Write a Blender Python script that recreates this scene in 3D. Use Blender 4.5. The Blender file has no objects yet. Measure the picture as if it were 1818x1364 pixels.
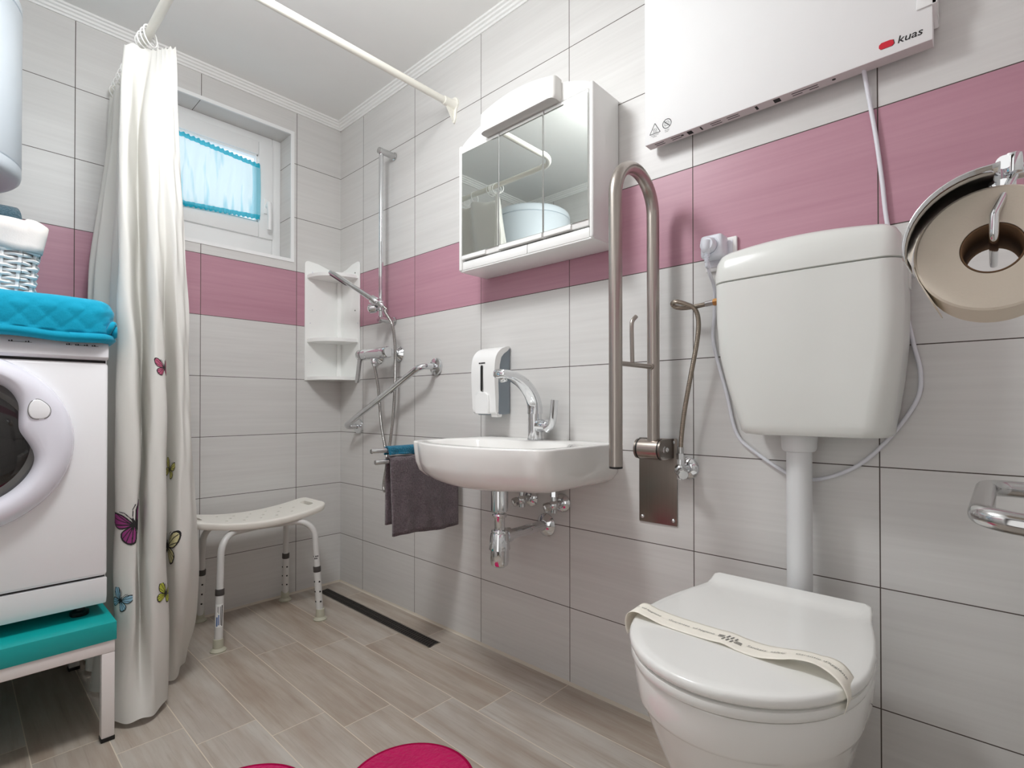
import bpy, bmesh, math, random
from mathutils import Vector, Matrix, noise
random.seed(7)
PI = math.pi
S = bpy.context.scene
COL = S.collection
LAMP = (1.25, -.98, 2.272)
LAMP_W, WIN_W, FILL_W, WORLD, EXPO = 17.5, 0., 4.6, 1.6, 0.
LAMP_D = 8.5
MIRROR_TILT = [(0., 0.), (0., 0.), (-.006, 0.)]
BUTTERFLIES = [(119.5, .735, .115, .45, 'bf_pink'), (155.5, .51, .055, 0., 'bf_rose'), (175.5, .665, .062, -.3, 'bf_yellow'), (175.5, .782, .115, -.12, 'bf_cream'), (153.5, .838, .058, -.35, 'bf_lime'), (112.5, .84, .062, -.5, 'bf_blue')]

# ------------------------------------------------------------------ materials
def lin(c):
    return tuple((v/12.92 if v <= .04045 else ((v+.055)/1.055)**2.4) for v in (x/255. for x in c)) + (1.,)

class NT:
    def __init__(self, name):
        self.m = bpy.data.materials.new(name); self.m.use_nodes = True
        self.t = self.m.node_tree
        for n in list(self.t.nodes):
            if n.type == 'BSDF_PRINCIPLED': self.b = n
            if n.type == 'OUTPUT_MATERIAL': self.o = n
    def n(self, kind, **kw):
        x = self.t.nodes.new(kind)
        for k, v in kw.items(): setattr(x, k, v)
        return x
    def set(self, sock, v):
        if hasattr(v, 'is_output') or isinstance(v, bpy.types.NodeSocket): self.t.links.new(v, sock)
        else: sock.default_value = v
    def math(self, op, a, b=None, c=None):
        x = self.n('ShaderNodeMath', operation=op)
        self.set(x.inputs[0], a)
        if b is not None: self.set(x.inputs[1], b)
        if c is not None: self.set(x.inputs[2], c)
        return x.outputs[0]
    def mix(self, f, a, b):
        x = self.n('ShaderNodeMix', data_type='RGBA')
        self.set(x.inputs[0], f); self.set(x.inputs[6], a); self.set(x.inputs[7], b)
        return x.outputs[2]
    def pos(self):
        g = self.n('ShaderNodeNewGeometry'); s = self.n('ShaderNodeSeparateXYZ')
        self.t.links.new(g.outputs['Position'], s.inputs[0])
        return s.outputs
    def objco(self):
        return self.n('ShaderNodeTexCoord').outputs['Object']
    def comb(self, x, y, z):
        c = self.n('ShaderNodeCombineXYZ')
        for i, v in enumerate((x, y, z)): self.set(c.inputs[i], v)
        return c.outputs[0]
    def noise(self, vec, scale=1., detail=2., rough=.5):
        x = self.n('ShaderNodeTexNoise')
        self.set(x.inputs['Vector'], vec); x.inputs['Scale'].default_value = scale
        x.inputs['Detail'].default_value = detail; x.inputs['Roughness'].default_value = rough
        return x.outputs['Fac']
    def bump(self, h, strength=.2, dist=.001):
        x = self.n('ShaderNodeBump'); x.inputs['Strength'].default_value = strength
        x.inputs['Distance'].default_value = dist; self.set(x.inputs['Height'], h)
        self.set(self.b.inputs['Normal'], x.outputs[0])

def mat(name, rgb, rough=.4, metal=0., coat=0., spec=.5, bump=None, var=0., trans=0., emit=0., sheen=0.):
    N = NT(name); b = N.b
    c = lin(rgb)
    b.inputs['Base Color'].default_value = c
    b.inputs['Roughness'].default_value = rough
    b.inputs['Metallic'].default_value = metal
    b.inputs['Specular IOR Level'].default_value = spec
    b.inputs['Coat Weight'].default_value = coat
    b.inputs['Coat Roughness'].default_value = .05
    if sheen: b.inputs['Sheen Weight'].default_value = sheen
    co = N.objco()
    f = N.noise(co, 14., 3.)
    v = var if var else .015
    lo = tuple(max(0, x*(1-v)) for x in c[:3]) + (1.,); hi = tuple(min(1, x*(1+v)) for x in c[:3]) + (1.,)
    N.set(b.inputs['Base Color'], N.mix(f, lo, hi))
    if bump:
        sc, st, di = bump
        N.bump(N.noise(co, sc, 3.), st, di)
    if emit:
        b.inputs['Emission Color'].default_value = c; b.inputs['Emission Strength'].default_value = emit
    if trans:
        tr = N.n('ShaderNodeBsdfTranslucent'); tr.inputs[0].default_value = c
        mx = N.n('ShaderNodeMixShader'); mx.inputs[0].default_value = trans
        N.t.links.new(b.outputs[0], mx.inputs[1]); N.t.links.new(tr.outputs[0], mx.inputs[2])
        N.t.links.new(mx.outputs[0], N.o.inputs[0])
    return N.m

TW, TH, TZ1 = .4003, .2515, .2389
def wall_tiles(name, axis, u0, sgn):
    N = NT(name); p = N.pos()
    u = N.math('MULTIPLY', p[axis], sgn); v = p[2]
    a = N.math('DIVIDE', N.math('SUBTRACT', u, u0), TW)
    b = N.math('DIVIDE', N.math('SUBTRACT', v, TZ1), TH)
    fa, fb = N.math('FRACT', a), N.math('FRACT', b)
    ia, ib = N.math('FLOOR', a), N.math('FLOOR', b)
    da = N.math('MULTIPLY', N.math('MINIMUM', fa, N.math('SUBTRACT', 1., fa)), TW)
    db = N.math('MULTIPLY', N.math('MINIMUM', fb, N.math('SUBTRACT', 1., fb)), TH)
    d = N.math('MINIMUM', da, db)
    g = N.math('LESS_THAN', d, .00115)
    tid = N.math('ADD', N.math('MULTIPLY', ia, 3.7), N.math('MULTIPLY', ib, 11.3))
    vec = N.comb(N.math('MULTIPLY', u, 3.2), N.math('MULTIPLY', v, 95.), tid)
    st = N.noise(vec, 1., 3., .55)
    vec2 = N.comb(N.math('MULTIPLY', u, 1.3), N.math('MULTIPLY', v, 22.), N.math('ADD', tid, 5.))
    st2 = N.noise(vec2, 1., 2., .5)
    f = N.math('ADD', N.math('MULTIPLY', st, .6), N.math('MULTIPLY', st2, .5))
    f = N.math('ADD', N.math('MULTIPLY', N.math('SUBTRACT', f, .55), 1.5), .5)
    cl = N.n('ShaderNodeClamp'); N.set(cl.inputs[0], f); f = cl.outputs[0]
    grey = N.mix(f, lin(GREY_A), lin(GREY_B))
    pink = N.mix(f, lin(PINK_A), lin(PINK_B))
    isp = N.math('MULTIPLY', N.math('GREATER_THAN', b, 4.), N.math('LESS_THAN', b, 5.))
    base = N.mix(isp, grey, pink)
    N.set(N.b.inputs['Base Color'], N.mix(g, base, lin((84, 76, 71))))
    N.set(N.b.inputs['Roughness'], N.math('ADD', .38, N.math('MULTIPLY', g, .5)))
    N.b.inputs['Specular IOR Level'].default_value = .35
    h = N.math('SUBTRACT', N.math('MULTIPLY', f, .15), g)
    N.bump(h, .25, .0008)
    return N.m
GREY_A, GREY_B = (207, 205, 203), (223, 222, 220)
PINK_A, PINK_B = (178, 130, 146), (196, 150, 164)

def floor_planks(name):
    N = NT(name); p = N.pos()
    v = N.math('DIVIDE', N.math('MULTIPLY', p[1], -1.), .1477)
    k = N.math('FLOOR', v); fv = N.math('FRACT', v)
    off = N.math('SUBTRACT', .812, N.math('MULTIPLY', k, .1055))
    u = N.math('DIVIDE', N.math('SUBTRACT', p[0], off), .595)
    iu, fu = N.math('FLOOR', u), N.math('FRACT', u)
    du = N.math('MULTIPLY', N.math('MINIMUM', fu, N.math('SUBTRACT', 1., fu)), .595)
    dv = N.math('MULTIPLY', N.math('MINIMUM', fv, N.math('SUBTRACT', 1., fv)), .1477)
    g = N.math('LESS_THAN', N.math('MINIMUM', du, dv), .0011)
    tid = N.math('ADD', N.math('MULTIPLY', k, 7.31), N.math('MULTIPLY', iu, 3.17))
    wn = N.n('ShaderNodeTexWhiteNoise', noise_dimensions='1D'); N.set(wn.inputs['W'], tid)
    rnd = wn.outputs[0]
    vec = N.comb(N.math('MULTIPLY', p[0], 2.2), N.math('MULTIPLY', p[1], 26.), tid)
    w1 = N.noise(vec, 1., 5., .62)
    vec2 = N.comb(N.math('MULTIPLY', p[0], 7.), N.math('MULTIPLY', p[1], 160.), tid)
    w2 = N.noise(vec2, 1., 3., .6)
    vec3 = N.comb(N.math('MULTIPLY', p[0], 2.), N.math('MULTIPLY', p[1], 4.), N.math('ADD', tid, 9.))
    w3 = N.noise(vec3, 1.6, 3., .55)
    cA = N.mix(rnd, lin((182, 172, 160)), lin((192, 187, 180)))
    cB = N.mix(rnd, lin((160, 143, 127)), lin((172, 160, 148)))
    r1 = N.n('ShaderNodeMapRange'); N.set(r1.inputs[0], w1); r1.inputs[1].default_value = .38; r1.inputs[2].default_value = .68
    c = N.mix(r1.outputs[0], cA, cB)
    r3 = N.n('ShaderNodeMapRange'); N.set(r3.inputs[0], w3); r3.inputs[1].default_value = .45; r3.inputs[2].default_value = .75
    r3.inputs[4].default_value = .55
    c = N.mix(r3.outputs[0], c, lin((152, 137, 125)))
    r2 = N.n('ShaderNodeMapRange'); N.set(r2.inputs[0], w2); r2.inputs[1].default_value = .56; r2.inputs[2].default_value = .8
    r2.inputs[4].default_value = .35
    c = N.mix(r2.outputs[0], c, lin((126, 112, 100)))
    N.set(N.b.inputs['Base Color'], N.mix(g, c, lin((214, 203, 186))))
    N.b.inputs['Roughness'].default_value = .42
    N.b.inputs['Specular IOR Level'].default_value = .35
    N.bump(N.math('SUBTRACT', N.math('MULTIPLY', w2, .3), g), .2, .0006)
    return N.m

def brushed(name, rgb, rough=.28, axis=2):
    N = NT(name)
    N.b.inputs['Metallic'].default_value = 1.
    sc = [220., 220., 220.]; sc[axis] = 3.
    mp = N.n('ShaderNodeMapping'); mp.inputs['Scale'].default_value = sc
    N.t.links.new(N.objco(), mp.inputs[0])
    f = N.noise(mp.outputs[0], 1., 2.)
    c = lin(rgb)
    N.set(N.b.inputs['Base Color'], N.mix(f, tuple(x*.9 for x in c[:3])+(1.,), tuple(min(1, x*1.08) for x in c[:3])+(1.,)))
    N.set(N.b.inputs['Roughness'], N.math('ADD', rough-.06, N.math('MULTIPLY', f, .12)))
    return N.m

def hose_metal(name, rgb, rough=.25):
    N = NT(name)
    N.b.inputs['Metallic'].default_value = 1.; N.b.inputs['Roughness'].default_value = rough
    w = N.n('ShaderNodeTexWave', wave_type='BANDS', bands_direction='Z')
    w.inputs['Scale'].default_value = 95.; N.t.links.new(N.objco(), w.inputs['Vector'])
    c = lin(rgb)
    N.set(N.b.inputs['Base Color'], N.mix(w.outputs['Fac'], tuple(x*.55 for x in c[:3])+(1.,), c))
    N.bump(w.outputs['Fac'], .5, .001)
    return N.m

def terry(name, a, b):
    N = NT(name)
    co = N.objco()
    f = N.noise(co, 210., 2., .7); f2 = N.noise(co, 30., 2.)
    ff = N.math('MULTIPLY', f, N.math('ADD', .6, N.math('MULTIPLY', f2, .8)))
    N.set(N.b.inputs['Base Color'], N.mix(ff, lin(a), lin(b)))
    N.b.inputs['Roughness'].default_value = .95; N.b.inputs['Specular IOR Level'].default_value = .1
    N.b.inputs['Sheen Weight'].default_value = .3
    N.bump(f, 1., .006)
    return N.m

def sheer(name):
    N = NT(name); p = N.pos()
    vec = N.comb(N.math('MULTIPLY', p[1], 17.), N.math('MULTIPLY', p[2], 2.2), 3.)
    f = N.noise(vec, 1., 2.5, .5)
    # shirred headers at the top and the bottom are denser cloth
    top = N.math('GREATER_THAN', N.math('ADD', p[2], N.math('MULTIPLY', N.math('ADD', p[1], .66), .095)), 1.996); bot = N.math('LESS_THAN', N.math('SUBTRACT', p[2], N.math('MULTIPLY', N.math('ADD', p[1], .66), .069)), 1.730)
    hem = N.math('MAXIMUM', top, bot)
    r = N.n('ShaderNodeMapRange'); N.set(r.inputs[0], f); r.inputs[1].default_value = .52; r.inputs[2].default_value = .58
    dens = N.math('MAXIMUM', N.math('MULTIPLY', N.math('MAXIMUM', r.outputs[0], N.math('GREATER_THAN', p[1], -.385)), .72), hem)
    col = N.mix(dens, lin((228, 240, 240)), lin((36, 186, 208)))
    d = N.n('ShaderNodeBsdfDiffuse'); N.set(d.inputs[0], col)
    t = N.n('ShaderNodeBsdfTranslucent'); N.set(t.inputs[0], col)
    m1 = N.n('ShaderNodeMixShader'); m1.inputs[0].default_value = .55
    N.t.links.new(d.outputs[0], m1.inputs[1]); N.t.links.new(t.outputs[0], m1.inputs[2])
    tp = N.n('ShaderNodeBsdfTransparent'); tp.inputs[0].default_value = (.88, .97, .98, 1.)
    m2 = N.n('ShaderNodeMixShader'); N.set(m2.inputs[0], N.math('SUBTRACT', .30, N.math('MULTIPLY', hem, .22)))
    N.t.links.new(m1.outputs[0], m2.inputs[1]); N.t.links.new(tp.outputs[0], m2.inputs[2])
    N.t.links.new(m2.outputs[0], N.o.inputs[0])
    return N.m

def pane_mat(name):
    N = NT(name)
    tp = N.n('ShaderNodeBsdfTransparent'); tp.inputs[0].default_value = (.93, .97, 1., 1.)
    gl = N.n('ShaderNodeBsdfGlossy'); gl.inputs['Roughness'].default_value = .05
    tl = N.n('ShaderNodeBsdfTranslucent'); tl.inputs[0].default_value = (.9, .95, 1., 1.)
    m0 = N.n('ShaderNodeMixShader'); m0.inputs[0].default_value = .45
    N.t.links.new(tp.outputs[0], m0.inputs[1]); N.t.links.new(tl.outputs[0], m0.inputs[2])
    m = N.n('ShaderNodeMixShader'); m.inputs[0].default_value = .06
    N.t.links.new(m0.outputs[0], m.inputs[1]); N.t.links.new(gl.outputs[0], m.inputs[2])
    N.t.links.new(m.outputs[0], N.o.inputs[0])
    return N.m

M = {}
M['wall_x'] = wall_tiles('tiles_long_wall', 0, .2085, 1.)
M['wall_y'] = wall_tiles('tiles_window_wall', 1, .2233, -1.)
M['floor'] = floor_planks('wood_look_floor_tiles')
M['ceiling'] = mat('ceiling_paint', (240, 240, 238), .75, spec=.2)
M['hall'] = mat('sky_screen_dark', (120, 108, 98), .8)  # dark tone of the added hall box, set to deepen chrome reflections
M['cornice'] = mat('cornice_white', (240, 240, 238), .5)
M['caulk'] = mat('sealant', (205, 196, 182), .5)
M['upvc'] = mat('window_plastic', (244, 245, 245), .25)
M['ceramic'] = mat('glazed_ceramic', (240, 239, 236), .09, coat=.4)
M['toilet_plastic'] = mat('seat_plastic', (238, 238, 235), .16, coat=.2)
M['cistern'] = mat('cistern_plastic', (226, 228, 224), .22, coat=.1)
M['white'] = mat('white_plastic', (241, 241, 240), .25)
M['white_matt'] = mat('white_powder_coat', (240, 240, 240), .6, spec=.25)
M['pipe'] = mat('pipe_plastic', (222, 223, 224), .3)
M['heater_reflected_tint'] = mat('heater_underside_tint', (206, 198, 198), .45)  # mauve reflected light painted into the colour of the panel's underside
M['black'] = mat('black_plastic', (18, 17, 16), .4)
M['dark'] = mat('dark_slot', (22, 21, 20), .7)
M['darkgrey'] = mat('dark_grey_plastic', (70, 66, 64), .5)
M['chrome'] = mat('chrome', (226, 228, 230), .06, metal=1.)
M['chrome_soft'] = mat('satin_chrome', (200, 200, 200), .16, metal=1.)
M['steel'] = brushed('brushed_steel', (178, 170, 163), .30, 2)
M['steel_plate'] = brushed('brushed_steel_plate', (140, 132, 125), .33, 2)
M['steel_x'] = brushed('brushed_steel_across', (178, 168, 160), .26, 0)
M['hose'] = hose_metal('shower_hose_metal', (205, 203, 200), .2)
M['braid'] = hose_metal('braided_hose_steel', (176, 164, 150), .32)
M['brass'] = mat('brass', (200, 150, 95), .3, metal=1.)
M['mirror'] = mat('mirror_glass', (222, 226, 222), .012, metal=1., var=.001)
M['cabinet'] = mat('cabinet_white', (238, 238, 236), .3, coat=.1)
M['lampcover'] = mat('lamp_cover_acrylic', (236, 235, 231), .45)
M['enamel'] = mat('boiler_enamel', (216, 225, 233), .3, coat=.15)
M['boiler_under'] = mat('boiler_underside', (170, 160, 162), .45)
M['machine'] = mat('machine_enamel', (247, 248, 250), .25, coat=.1)
M['machine_grey'] = mat('machine_panel', (222, 221, 224), .3)
M['machine_ring'] = mat('machine_door_ring', (236, 236, 246), .12, coat=.4)
M['glass_dark'] = mat('dark_door_glass', (20, 18, 18), .05, coat=.6)
M['bowl_rim'] = mat('door_seal_grey', (92, 92, 90), .35)
M['teal_top'] = mat('turquoise_laminate', (12, 162, 160), .35)
M['bench_frame'] = mat('bench_frame_white', (238, 234, 232), .35)
M['quilt'] = mat('turquoise_quilted_cotton', (0, 156, 190), .8, bump=(260., .5, .001), sheen=.2, spec=.2)
M['wicker'] = mat('white_wicker', (233, 233, 232), .5, var=.08)
M['liner'] = mat('white_cotton', (236, 231, 227), .85, bump=(300., .3, .001), spec=.15)
M['towel_blue'] = terry('slate_blue_towel', (38, 62, 76), (92, 122, 136))
M['towel_teal'] = terry('teal_terry', (0, 74, 104), (24, 136, 168))
M['towel_dark'] = terry('plum_grey_terry', (30, 24, 27), (150, 136, 142))
M['curtain'] = mat('polyester_curtain', (229, 228, 223), .62, trans=.18, bump=(420., .08, .0006), spec=.25)
M['ring'] = mat('curtain_ring_plastic', (244, 244, 242), .2)
M['rail'] = mat('rail_cream_plastic', (240, 238, 228), .3)
M['stool_seat'] = mat('stool_seat_plastic', (238, 235, 227), .4)
M['stool_leg'] = mat('stool_aluminium_white', (214, 213, 211), .3)
M['stool_foot'] = mat('stool_rubber_foot', (186, 184, 166), .6)
M['shelf'] = mat('shelf_plastic', (248, 249, 247), .28)
M['grey_panel'] = mat('dispenser_grey', (132, 142, 150), .4)
M['red'] = mat('logo_red', (205, 18, 45), .4)
M['ink'] = mat('ink_black', (26, 24, 26), .5)
M['ink_grey'] = mat('ink_grey', (122, 122, 120), .6)
M['paper_band'] = mat('cream_paper', (255, 250, 239), .8, trans=.1, spec=.1)
M['paper'] = mat('toilet_paper', (232, 222, 206), .95, spec=.05, bump=(500., .2, .001))
M['cardboard'] = mat('cardboard_core', (122, 96, 74), .9, spec=.05)
M['cable'] = mat('cable_white', (228, 229, 236), .4)
M['plug'] = mat('plug_white', (226, 230, 238), .35)
M['rug'] = mat('magenta_plush', (196, 8, 92), .95, bump=(90., .8, .004), var=.15, sheen=.3, spec=.1)
M['rug_edge'] = mat('magenta_piping', (160, 4, 66), .8, spec=.1)
M['drain'] = mat('drain_slots_dark', (48, 43, 40), .45, metal=.3)
M['drain_frame'] = mat('drain_frame_steel', (190, 184, 176), .3, metal=1.)
M['sticker_blue'] = mat('sticker_blue', (92, 120, 170), .5)
M['sheer'] = sheer('sheer_turquoise_voile')
M['pane'] = pane_mat('window_pane_glass')
M['lamp'] = mat('lamp_glass_lit', (255, 250, 242), .4, emit=1.)
M['led'] = mat('display_dark', (60, 48, 50), .2)
M['bf_pink'] = mat('print_magenta', (160, 66, 134), .65, trans=.25)
M['bf_rose'] = mat('print_rose', (196, 96, 128), .65, trans=.25)
M['bf_yellow'] = mat('print_yellow', (222, 218, 130), .65, trans=.25)
M['bf_cream'] = mat('print_cream', (232, 226, 178), .65, trans=.25)
M['bf_lime'] = mat('print_lime', (206, 214, 84), .65, trans=.25)
M['bf_blue'] = mat('print_blue', (168, 208, 228), .65, trans=.25)

# ------------------------------------------------------------------ geometry helpers
def V(*a): return Vector(a)
def catmull(pts, n=8, closed=False):
    pts = [Vector(p) for p in pts]; out = []; L = len(pts)
    rng = L if closed else L-1
    for i in range(rng):
        g = (lambda k: pts[k % L]) if closed else (lambda k: pts[max(0, min(L-1, k))])
        p0, p1, p2, p3 = g(i-1), g(i), g(i+1), g(i+2)
        if not closed:
            if i == 0: p0 = 2*p1-p2
            if i == L-2: p3 = 2*p2-p1
        for j in range(n):
            t = j/n
            out.append(.5*((2*p1)+(p2-p0)*t+(2*p0-5*p1+4*p2-p3)*t*t+(3*p1-p0-3*p2+p3)*t**3))
    if not closed: out.append(pts[-1])
    return out

def rounded(pts, r, n=8):
    """polyline whose inner corners are replaced with arcs of radius r"""
    pts = [Vector(p) for p in pts]; out = [pts[0]]
    for i in range(1, len(pts)-1):
        a, b, c = pts[i-1], pts[i], pts[i+1]
        d1, d2 = (a-b).normalized(), (c-b).normalized()
        ang = d1.angle(d2)
        if abs(ang-PI) < 1e-3: out.append(b); continue
        rr = r[i-1] if isinstance(r, (list, tuple)) else r
        t = rr/math.tan(ang/2)
        t = min(t, (a-b).length*.499, (c-b).length*.499); rr = t*math.tan(ang/2)
        cen = b+(d1+d2).normalized()*(rr/math.sin(ang/2))
        s, e = b+d1*t-cen, b+d2*t-cen
        for j in range(n+1):
            w_ = PI-ang; q_ = j/n
            out.append(cen+(s*math.sin((1-q_)*w_)+e*math.sin(q_*w_))/math.sin(w_))
    out.append(pts[-1])
    return out

class MB:
    def __init__(self): self.bm = bmesh.new(); self.mi = 0
    def face(self, vs):
        try:
            f = self.bm.faces.new(vs); f.material_index = self.mi; f.smooth = True; return f
        except ValueError: return None
    def box(self, x0, x1, y0, y1, z0, z1, bev=0., seg=2, edges=None):
        bm = self.bm
        x0, x1 = sorted((x0, x1)); y0, y1 = sorted((y0, y1)); z0, z1 = sorted((z0, z1))
        vs = [bm.verts.new((x, y, z)) for x in (x0, x1) for y in (y0, y1) for z in (z0, z1)]
        q = [(0, 1, 3, 2), (4, 6, 7, 5), (0, 4, 5, 1), (2, 3, 7, 6), (0, 2, 6, 4), (1, 5, 7, 3)]
        fs = [self.face([vs[i] for i in f]) for f in q]
        if bev:
            es = list({e for f in fs for e in f.edges})
            if edges: es = [e for e in es if edges((e.verts[0].co+e.verts[1].co)/2, (e.verts[0].co-e.verts[1].co))]
            r = bmesh.ops.bevel(bm, geom=es, offset=bev, segments=seg, profile=.5, affect='EDGES')
            for f in r['faces']: f.material_index = self.mi; f.smooth = True
        return self
    def ring(self, c, ax, r, n, up=None, sy=1.):
        ax = Vector(ax).normalized()
        if up is None: up = V(0, 0, 1) if abs(ax.z) < .9 else V(1, 0, 0)
        a = up.cross(ax).normalized(); b = ax.cross(a)
        return [self.bm.verts.new(Vector(c)+a*math.cos(2*PI*k/n)*r+b*math.sin(2*PI*k/n)*r*sy) for k in range(n)]
    def bridge(self, A, B, closed=True):
        n = len(A)
        for k in range(n if closed else n-1):
            self.face([A[k], A[(k+1) % n], B[(k+1) % n], B[k]])
    def cap(self, R, flip=False):
        self.face(list(reversed(R)) if flip else R)
    def loft(self, rings, cap0=True, cap1=True, closed=True):
        Rs = [[self.bm.verts.new(Vector(p)) for p in r] for r in rings]
        for a, b in zip(Rs, Rs[1:]): self.bridge(a, b, closed)
        if cap0: self.cap(Rs[0], True)
        if cap1: self.cap(Rs[-1])
        return self
    def cyl(self, p0, p1, r0, r1=None, n=24, bev=0.):
        p0, p1 = Vector(p0), Vector(p1); r1 = r0 if r1 is None else r1
        L = (p1-p0).length; d = (p1-p0)/L
        if bev: prof = [(r0-bev, 0), (r0-bev*.3, bev*.3), (r0, bev), (r1, L-bev), (r1-bev*.3, L-bev*.3), (r1-bev, L)]
        else: prof = [(r0, 0), (r1, L)]
        return self.lathe(prof, p0, d, n)
    def lathe(self, prof, o, ax, n=28, cap=True):
        o, ax = Vector(o), Vector(ax).normalized()
        rings = []
        for r, h in prof:
            rings.append(self.ring(o+ax*h, ax, max(r, 1e-5), n))
        for a, b in zip(rings, rings[1:]): self.bridge(a, b)
        if cap: self.cap(rings[0], True); self.cap(rings[-1])
        return self
    def tube(self, pts, r, n=12, cap=True, sq=1., upv=None):
        pts = [Vector(p) for p in pts]; L = len(pts)
        rr = r if isinstance(r, (list, tuple)) else [r]*L
        tang = []
        for i in range(L):
            a, b = pts[max(0, i-1)], pts[min(L-1, i+1)]
            tang.append((b-a).normalized())
        up = Vector(upv) if upv else (V(0, 0, 1) if abs(tang[0].z) < .9 else V(1, 0, 0))
        Rs = []
        for i in range(L):
            t = tang[i]
            up = (up-t*up.dot(t))
            if up.length < 1e-6: up = t.orthogonal()
            up.normalize(); sd = t.cross(up)
            Rs.append([self.bm.verts.new(pts[i]+sd*math.cos(2*PI*k/n)*rr[i]+up*math.sin(2*PI*k/n)*rr[i]*sq) for k in range(n)])
        for a, b in zip(Rs, Rs[1:]): self.bridge(a, b)
        if cap: self.cap(Rs[0], True); self.cap(Rs[-1])
        return self
    def torus(self, c, ax, R, r, n=28, m=10):
        ax = Vector(ax).normalized(); up = V(0, 0, 1) if abs(ax.z) < .9 else V(1, 0, 0)
        a = up.cross(ax).normalized(); b = ax.cross(a); Rs = []
        for i in range(n):
            d = a*math.cos(2*PI*i/n)+b*math.sin(2*PI*i/n)
            Rs.append([self.bm.verts.new(Vector(c)+d*(R+r*math.cos(2*PI*k/m))+ax*r*math.sin(2*PI*k/m)) for k in range(m)])
        for i in range(n): self.bridge(Rs[i], Rs[(i+1) % n])
        return self
    def prism(self, poly, axis, a, b, bev=0., seg=2):
        """poly: list of 2D points in the two other axes (in xyz order), extruded along axis from a to b"""
        def P(p, t):
            return {'x': V(t, p[0], p[1]), 'y': V(p[0], t, p[1]), 'z': V(p[0], p[1], t)}[axis]
        A = [self.bm.verts.new(P(p, a)) for p in poly]; B = [self.bm.verts.new(P(p, b)) for p in poly]
        self.bridge(A, B); fa = self.face(list(reversed(A))); fb = self.face(B)
        if bev:
            es = [e for e in list(fa.edges)+list(fb.edges)]
            r = bmesh.ops.bevel(self.bm, geom=es, offset=bev, segments=seg, profile=.5, affect='EDGES')
            for f in r['faces']: f.material_index = self.mi; f.smooth = True
        return self
    def grid(self, rows, closed=False):
        R = [[self.bm.verts.new(Vector(p)) for p in r] for r in rows]
        for a, b in zip(R, R[1:]): self.bridge(a, b, closed)
        return R
    def sphere(self, c, r, n=16, sz=1.):
        r0 = bmesh.ops.create_uvsphere(self.bm, u_segments=n, v_segments=n//2, radius=r)
        for v in r0['verts']: v.co = Vector((v.co.x, v.co.y, v.co.z*sz))+Vector(c)
        for f in {f for v in r0['verts'] for f in v.link_faces}: f.material_index = self.mi; f.smooth = True
        return self
    def build(self, name, mats, parent=None, angle=35., solid=None, recalc=True):
        if recalc: bmesh.ops.recalc_face_normals(self.bm, faces=self.bm.faces)
        me = bpy.data.meshes.new(name)
        off = root_loc(parent)
        if off.length: bmesh.ops.translate(self.bm, vec=-off, verts=self.bm.verts)
        self.bm.to_mesh(me); self.bm.free()
        for m in (mats if isinstance(mats, (list, tuple)) else [mats]): me.materials.append(M[m])
        me.set_sharp_from_angle(angle=math.radians(angle))
        o = bpy.data.objects.new(name, me); COL.objects.link(o)
        if parent: o.parent = parent
        if solid:
            s = o.modifiers.new('thickness', 'SOLIDIFY'); s.thickness = solid; s.offset = 0.
        return o

def root_loc(o):
    l = Vector((0, 0, 0))
    while o is not None: l = l+o.location; o = o.parent
    return l
def tag(o, label, cat, group=None, kind=None):
    if label: o['label'] = label
    if cat: o['category'] = cat
    if group: o['group'] = group
    if kind: o['kind'] = kind
    return o
def thing(name, loc, label, cat, group=None):
    o = bpy.data.objects.new(name, None); o.empty_display_size = .05; COL.objects.link(o)
    o.location = loc
    return tag(o, label, cat, group)
def struct(o): o['kind'] = 'structure'; return o
def copy_tree(o, parent=None):
    c = o.copy(); COL.objects.link(c)
    if parent is not None: c.parent = parent
    for ch in list(o.children): copy_tree(ch, c)
    return c
def text(mb, s, size, org, ux, uy, sx=1., shear=0., lift=.0004):
    """letters as flat faces in the plane through org spanned by ux (reading direction) and uy (up)"""
    cu = bpy.data.curves.new('letters', 'FONT'); cu.body = s; cu.size = size; cu.fill_mode = 'FRONT'; cu.resolution_u = 3
    ob = bpy.data.objects.new('letters', cu); COL.objects.link(ob)
    dg = bpy.context.evaluated_depsgraph_get(); dg.update()
    me = bpy.data.meshes.new_from_object(ob.evaluated_get(dg))
    ux, uy = Vector(ux), Vector(uy); nn = ux.cross(uy).normalized()
    vs = [mb.bm.verts.new(Vector(org)+ux*(v.co.x*sx+v.co.y*shear)+uy*v.co.y+nn*lift) for v in me.vertices]
    for p in me.polygons:
        mb.face([vs[i] for i in p.vertices])
    bpy.data.objects.remove(ob); bpy.data.curves.remove(cu); bpy.data.meshes.remove(me)
    return mb
# ------------------------------------------------------------------ the room
RX, RY, RZ = 2.62, -1.68, 2.272
b = MB(); b.box(-.22, RX+.12, RY-.12, .12, -.12, 0.); struct(b.build('floor', 'floor'))
b = MB(); b.box(-.22, RX+.12, RY-.12, .12, RZ, RZ+.12); struct(b.build('ceiling', 'ceiling'))
b = MB(); b.box(0., RX+.12, 0., .12, 0., RZ); struct(b.build('wall_north', 'wall_x'))
b = MB(); b.box(RX, RX+.12, RY, 0., 0., RZ); struct(b.build('wall_east', 'wall_y'))
OY0, OY1, OZ0, OZ1 = -.848, -.247, 1.547, 2.135          # window opening
b = MB()
b.box(-.22, 0, RY-.12, OY0, 0, RZ); b.box(-.22, 0, OY1, .12, 0, RZ)
b.box(-.22, 0, OY0, OY1, 0, OZ0); b.box(-.22, 0, OY0, OY1, OZ1, RZ)
struct(b.build('wall_west', 'wall_y'))
DX0, DX1, DZ = 1.72, 2.50, 2.02                            # unseen doorway behind the viewer, opened to let fill light in
b = MB()
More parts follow.
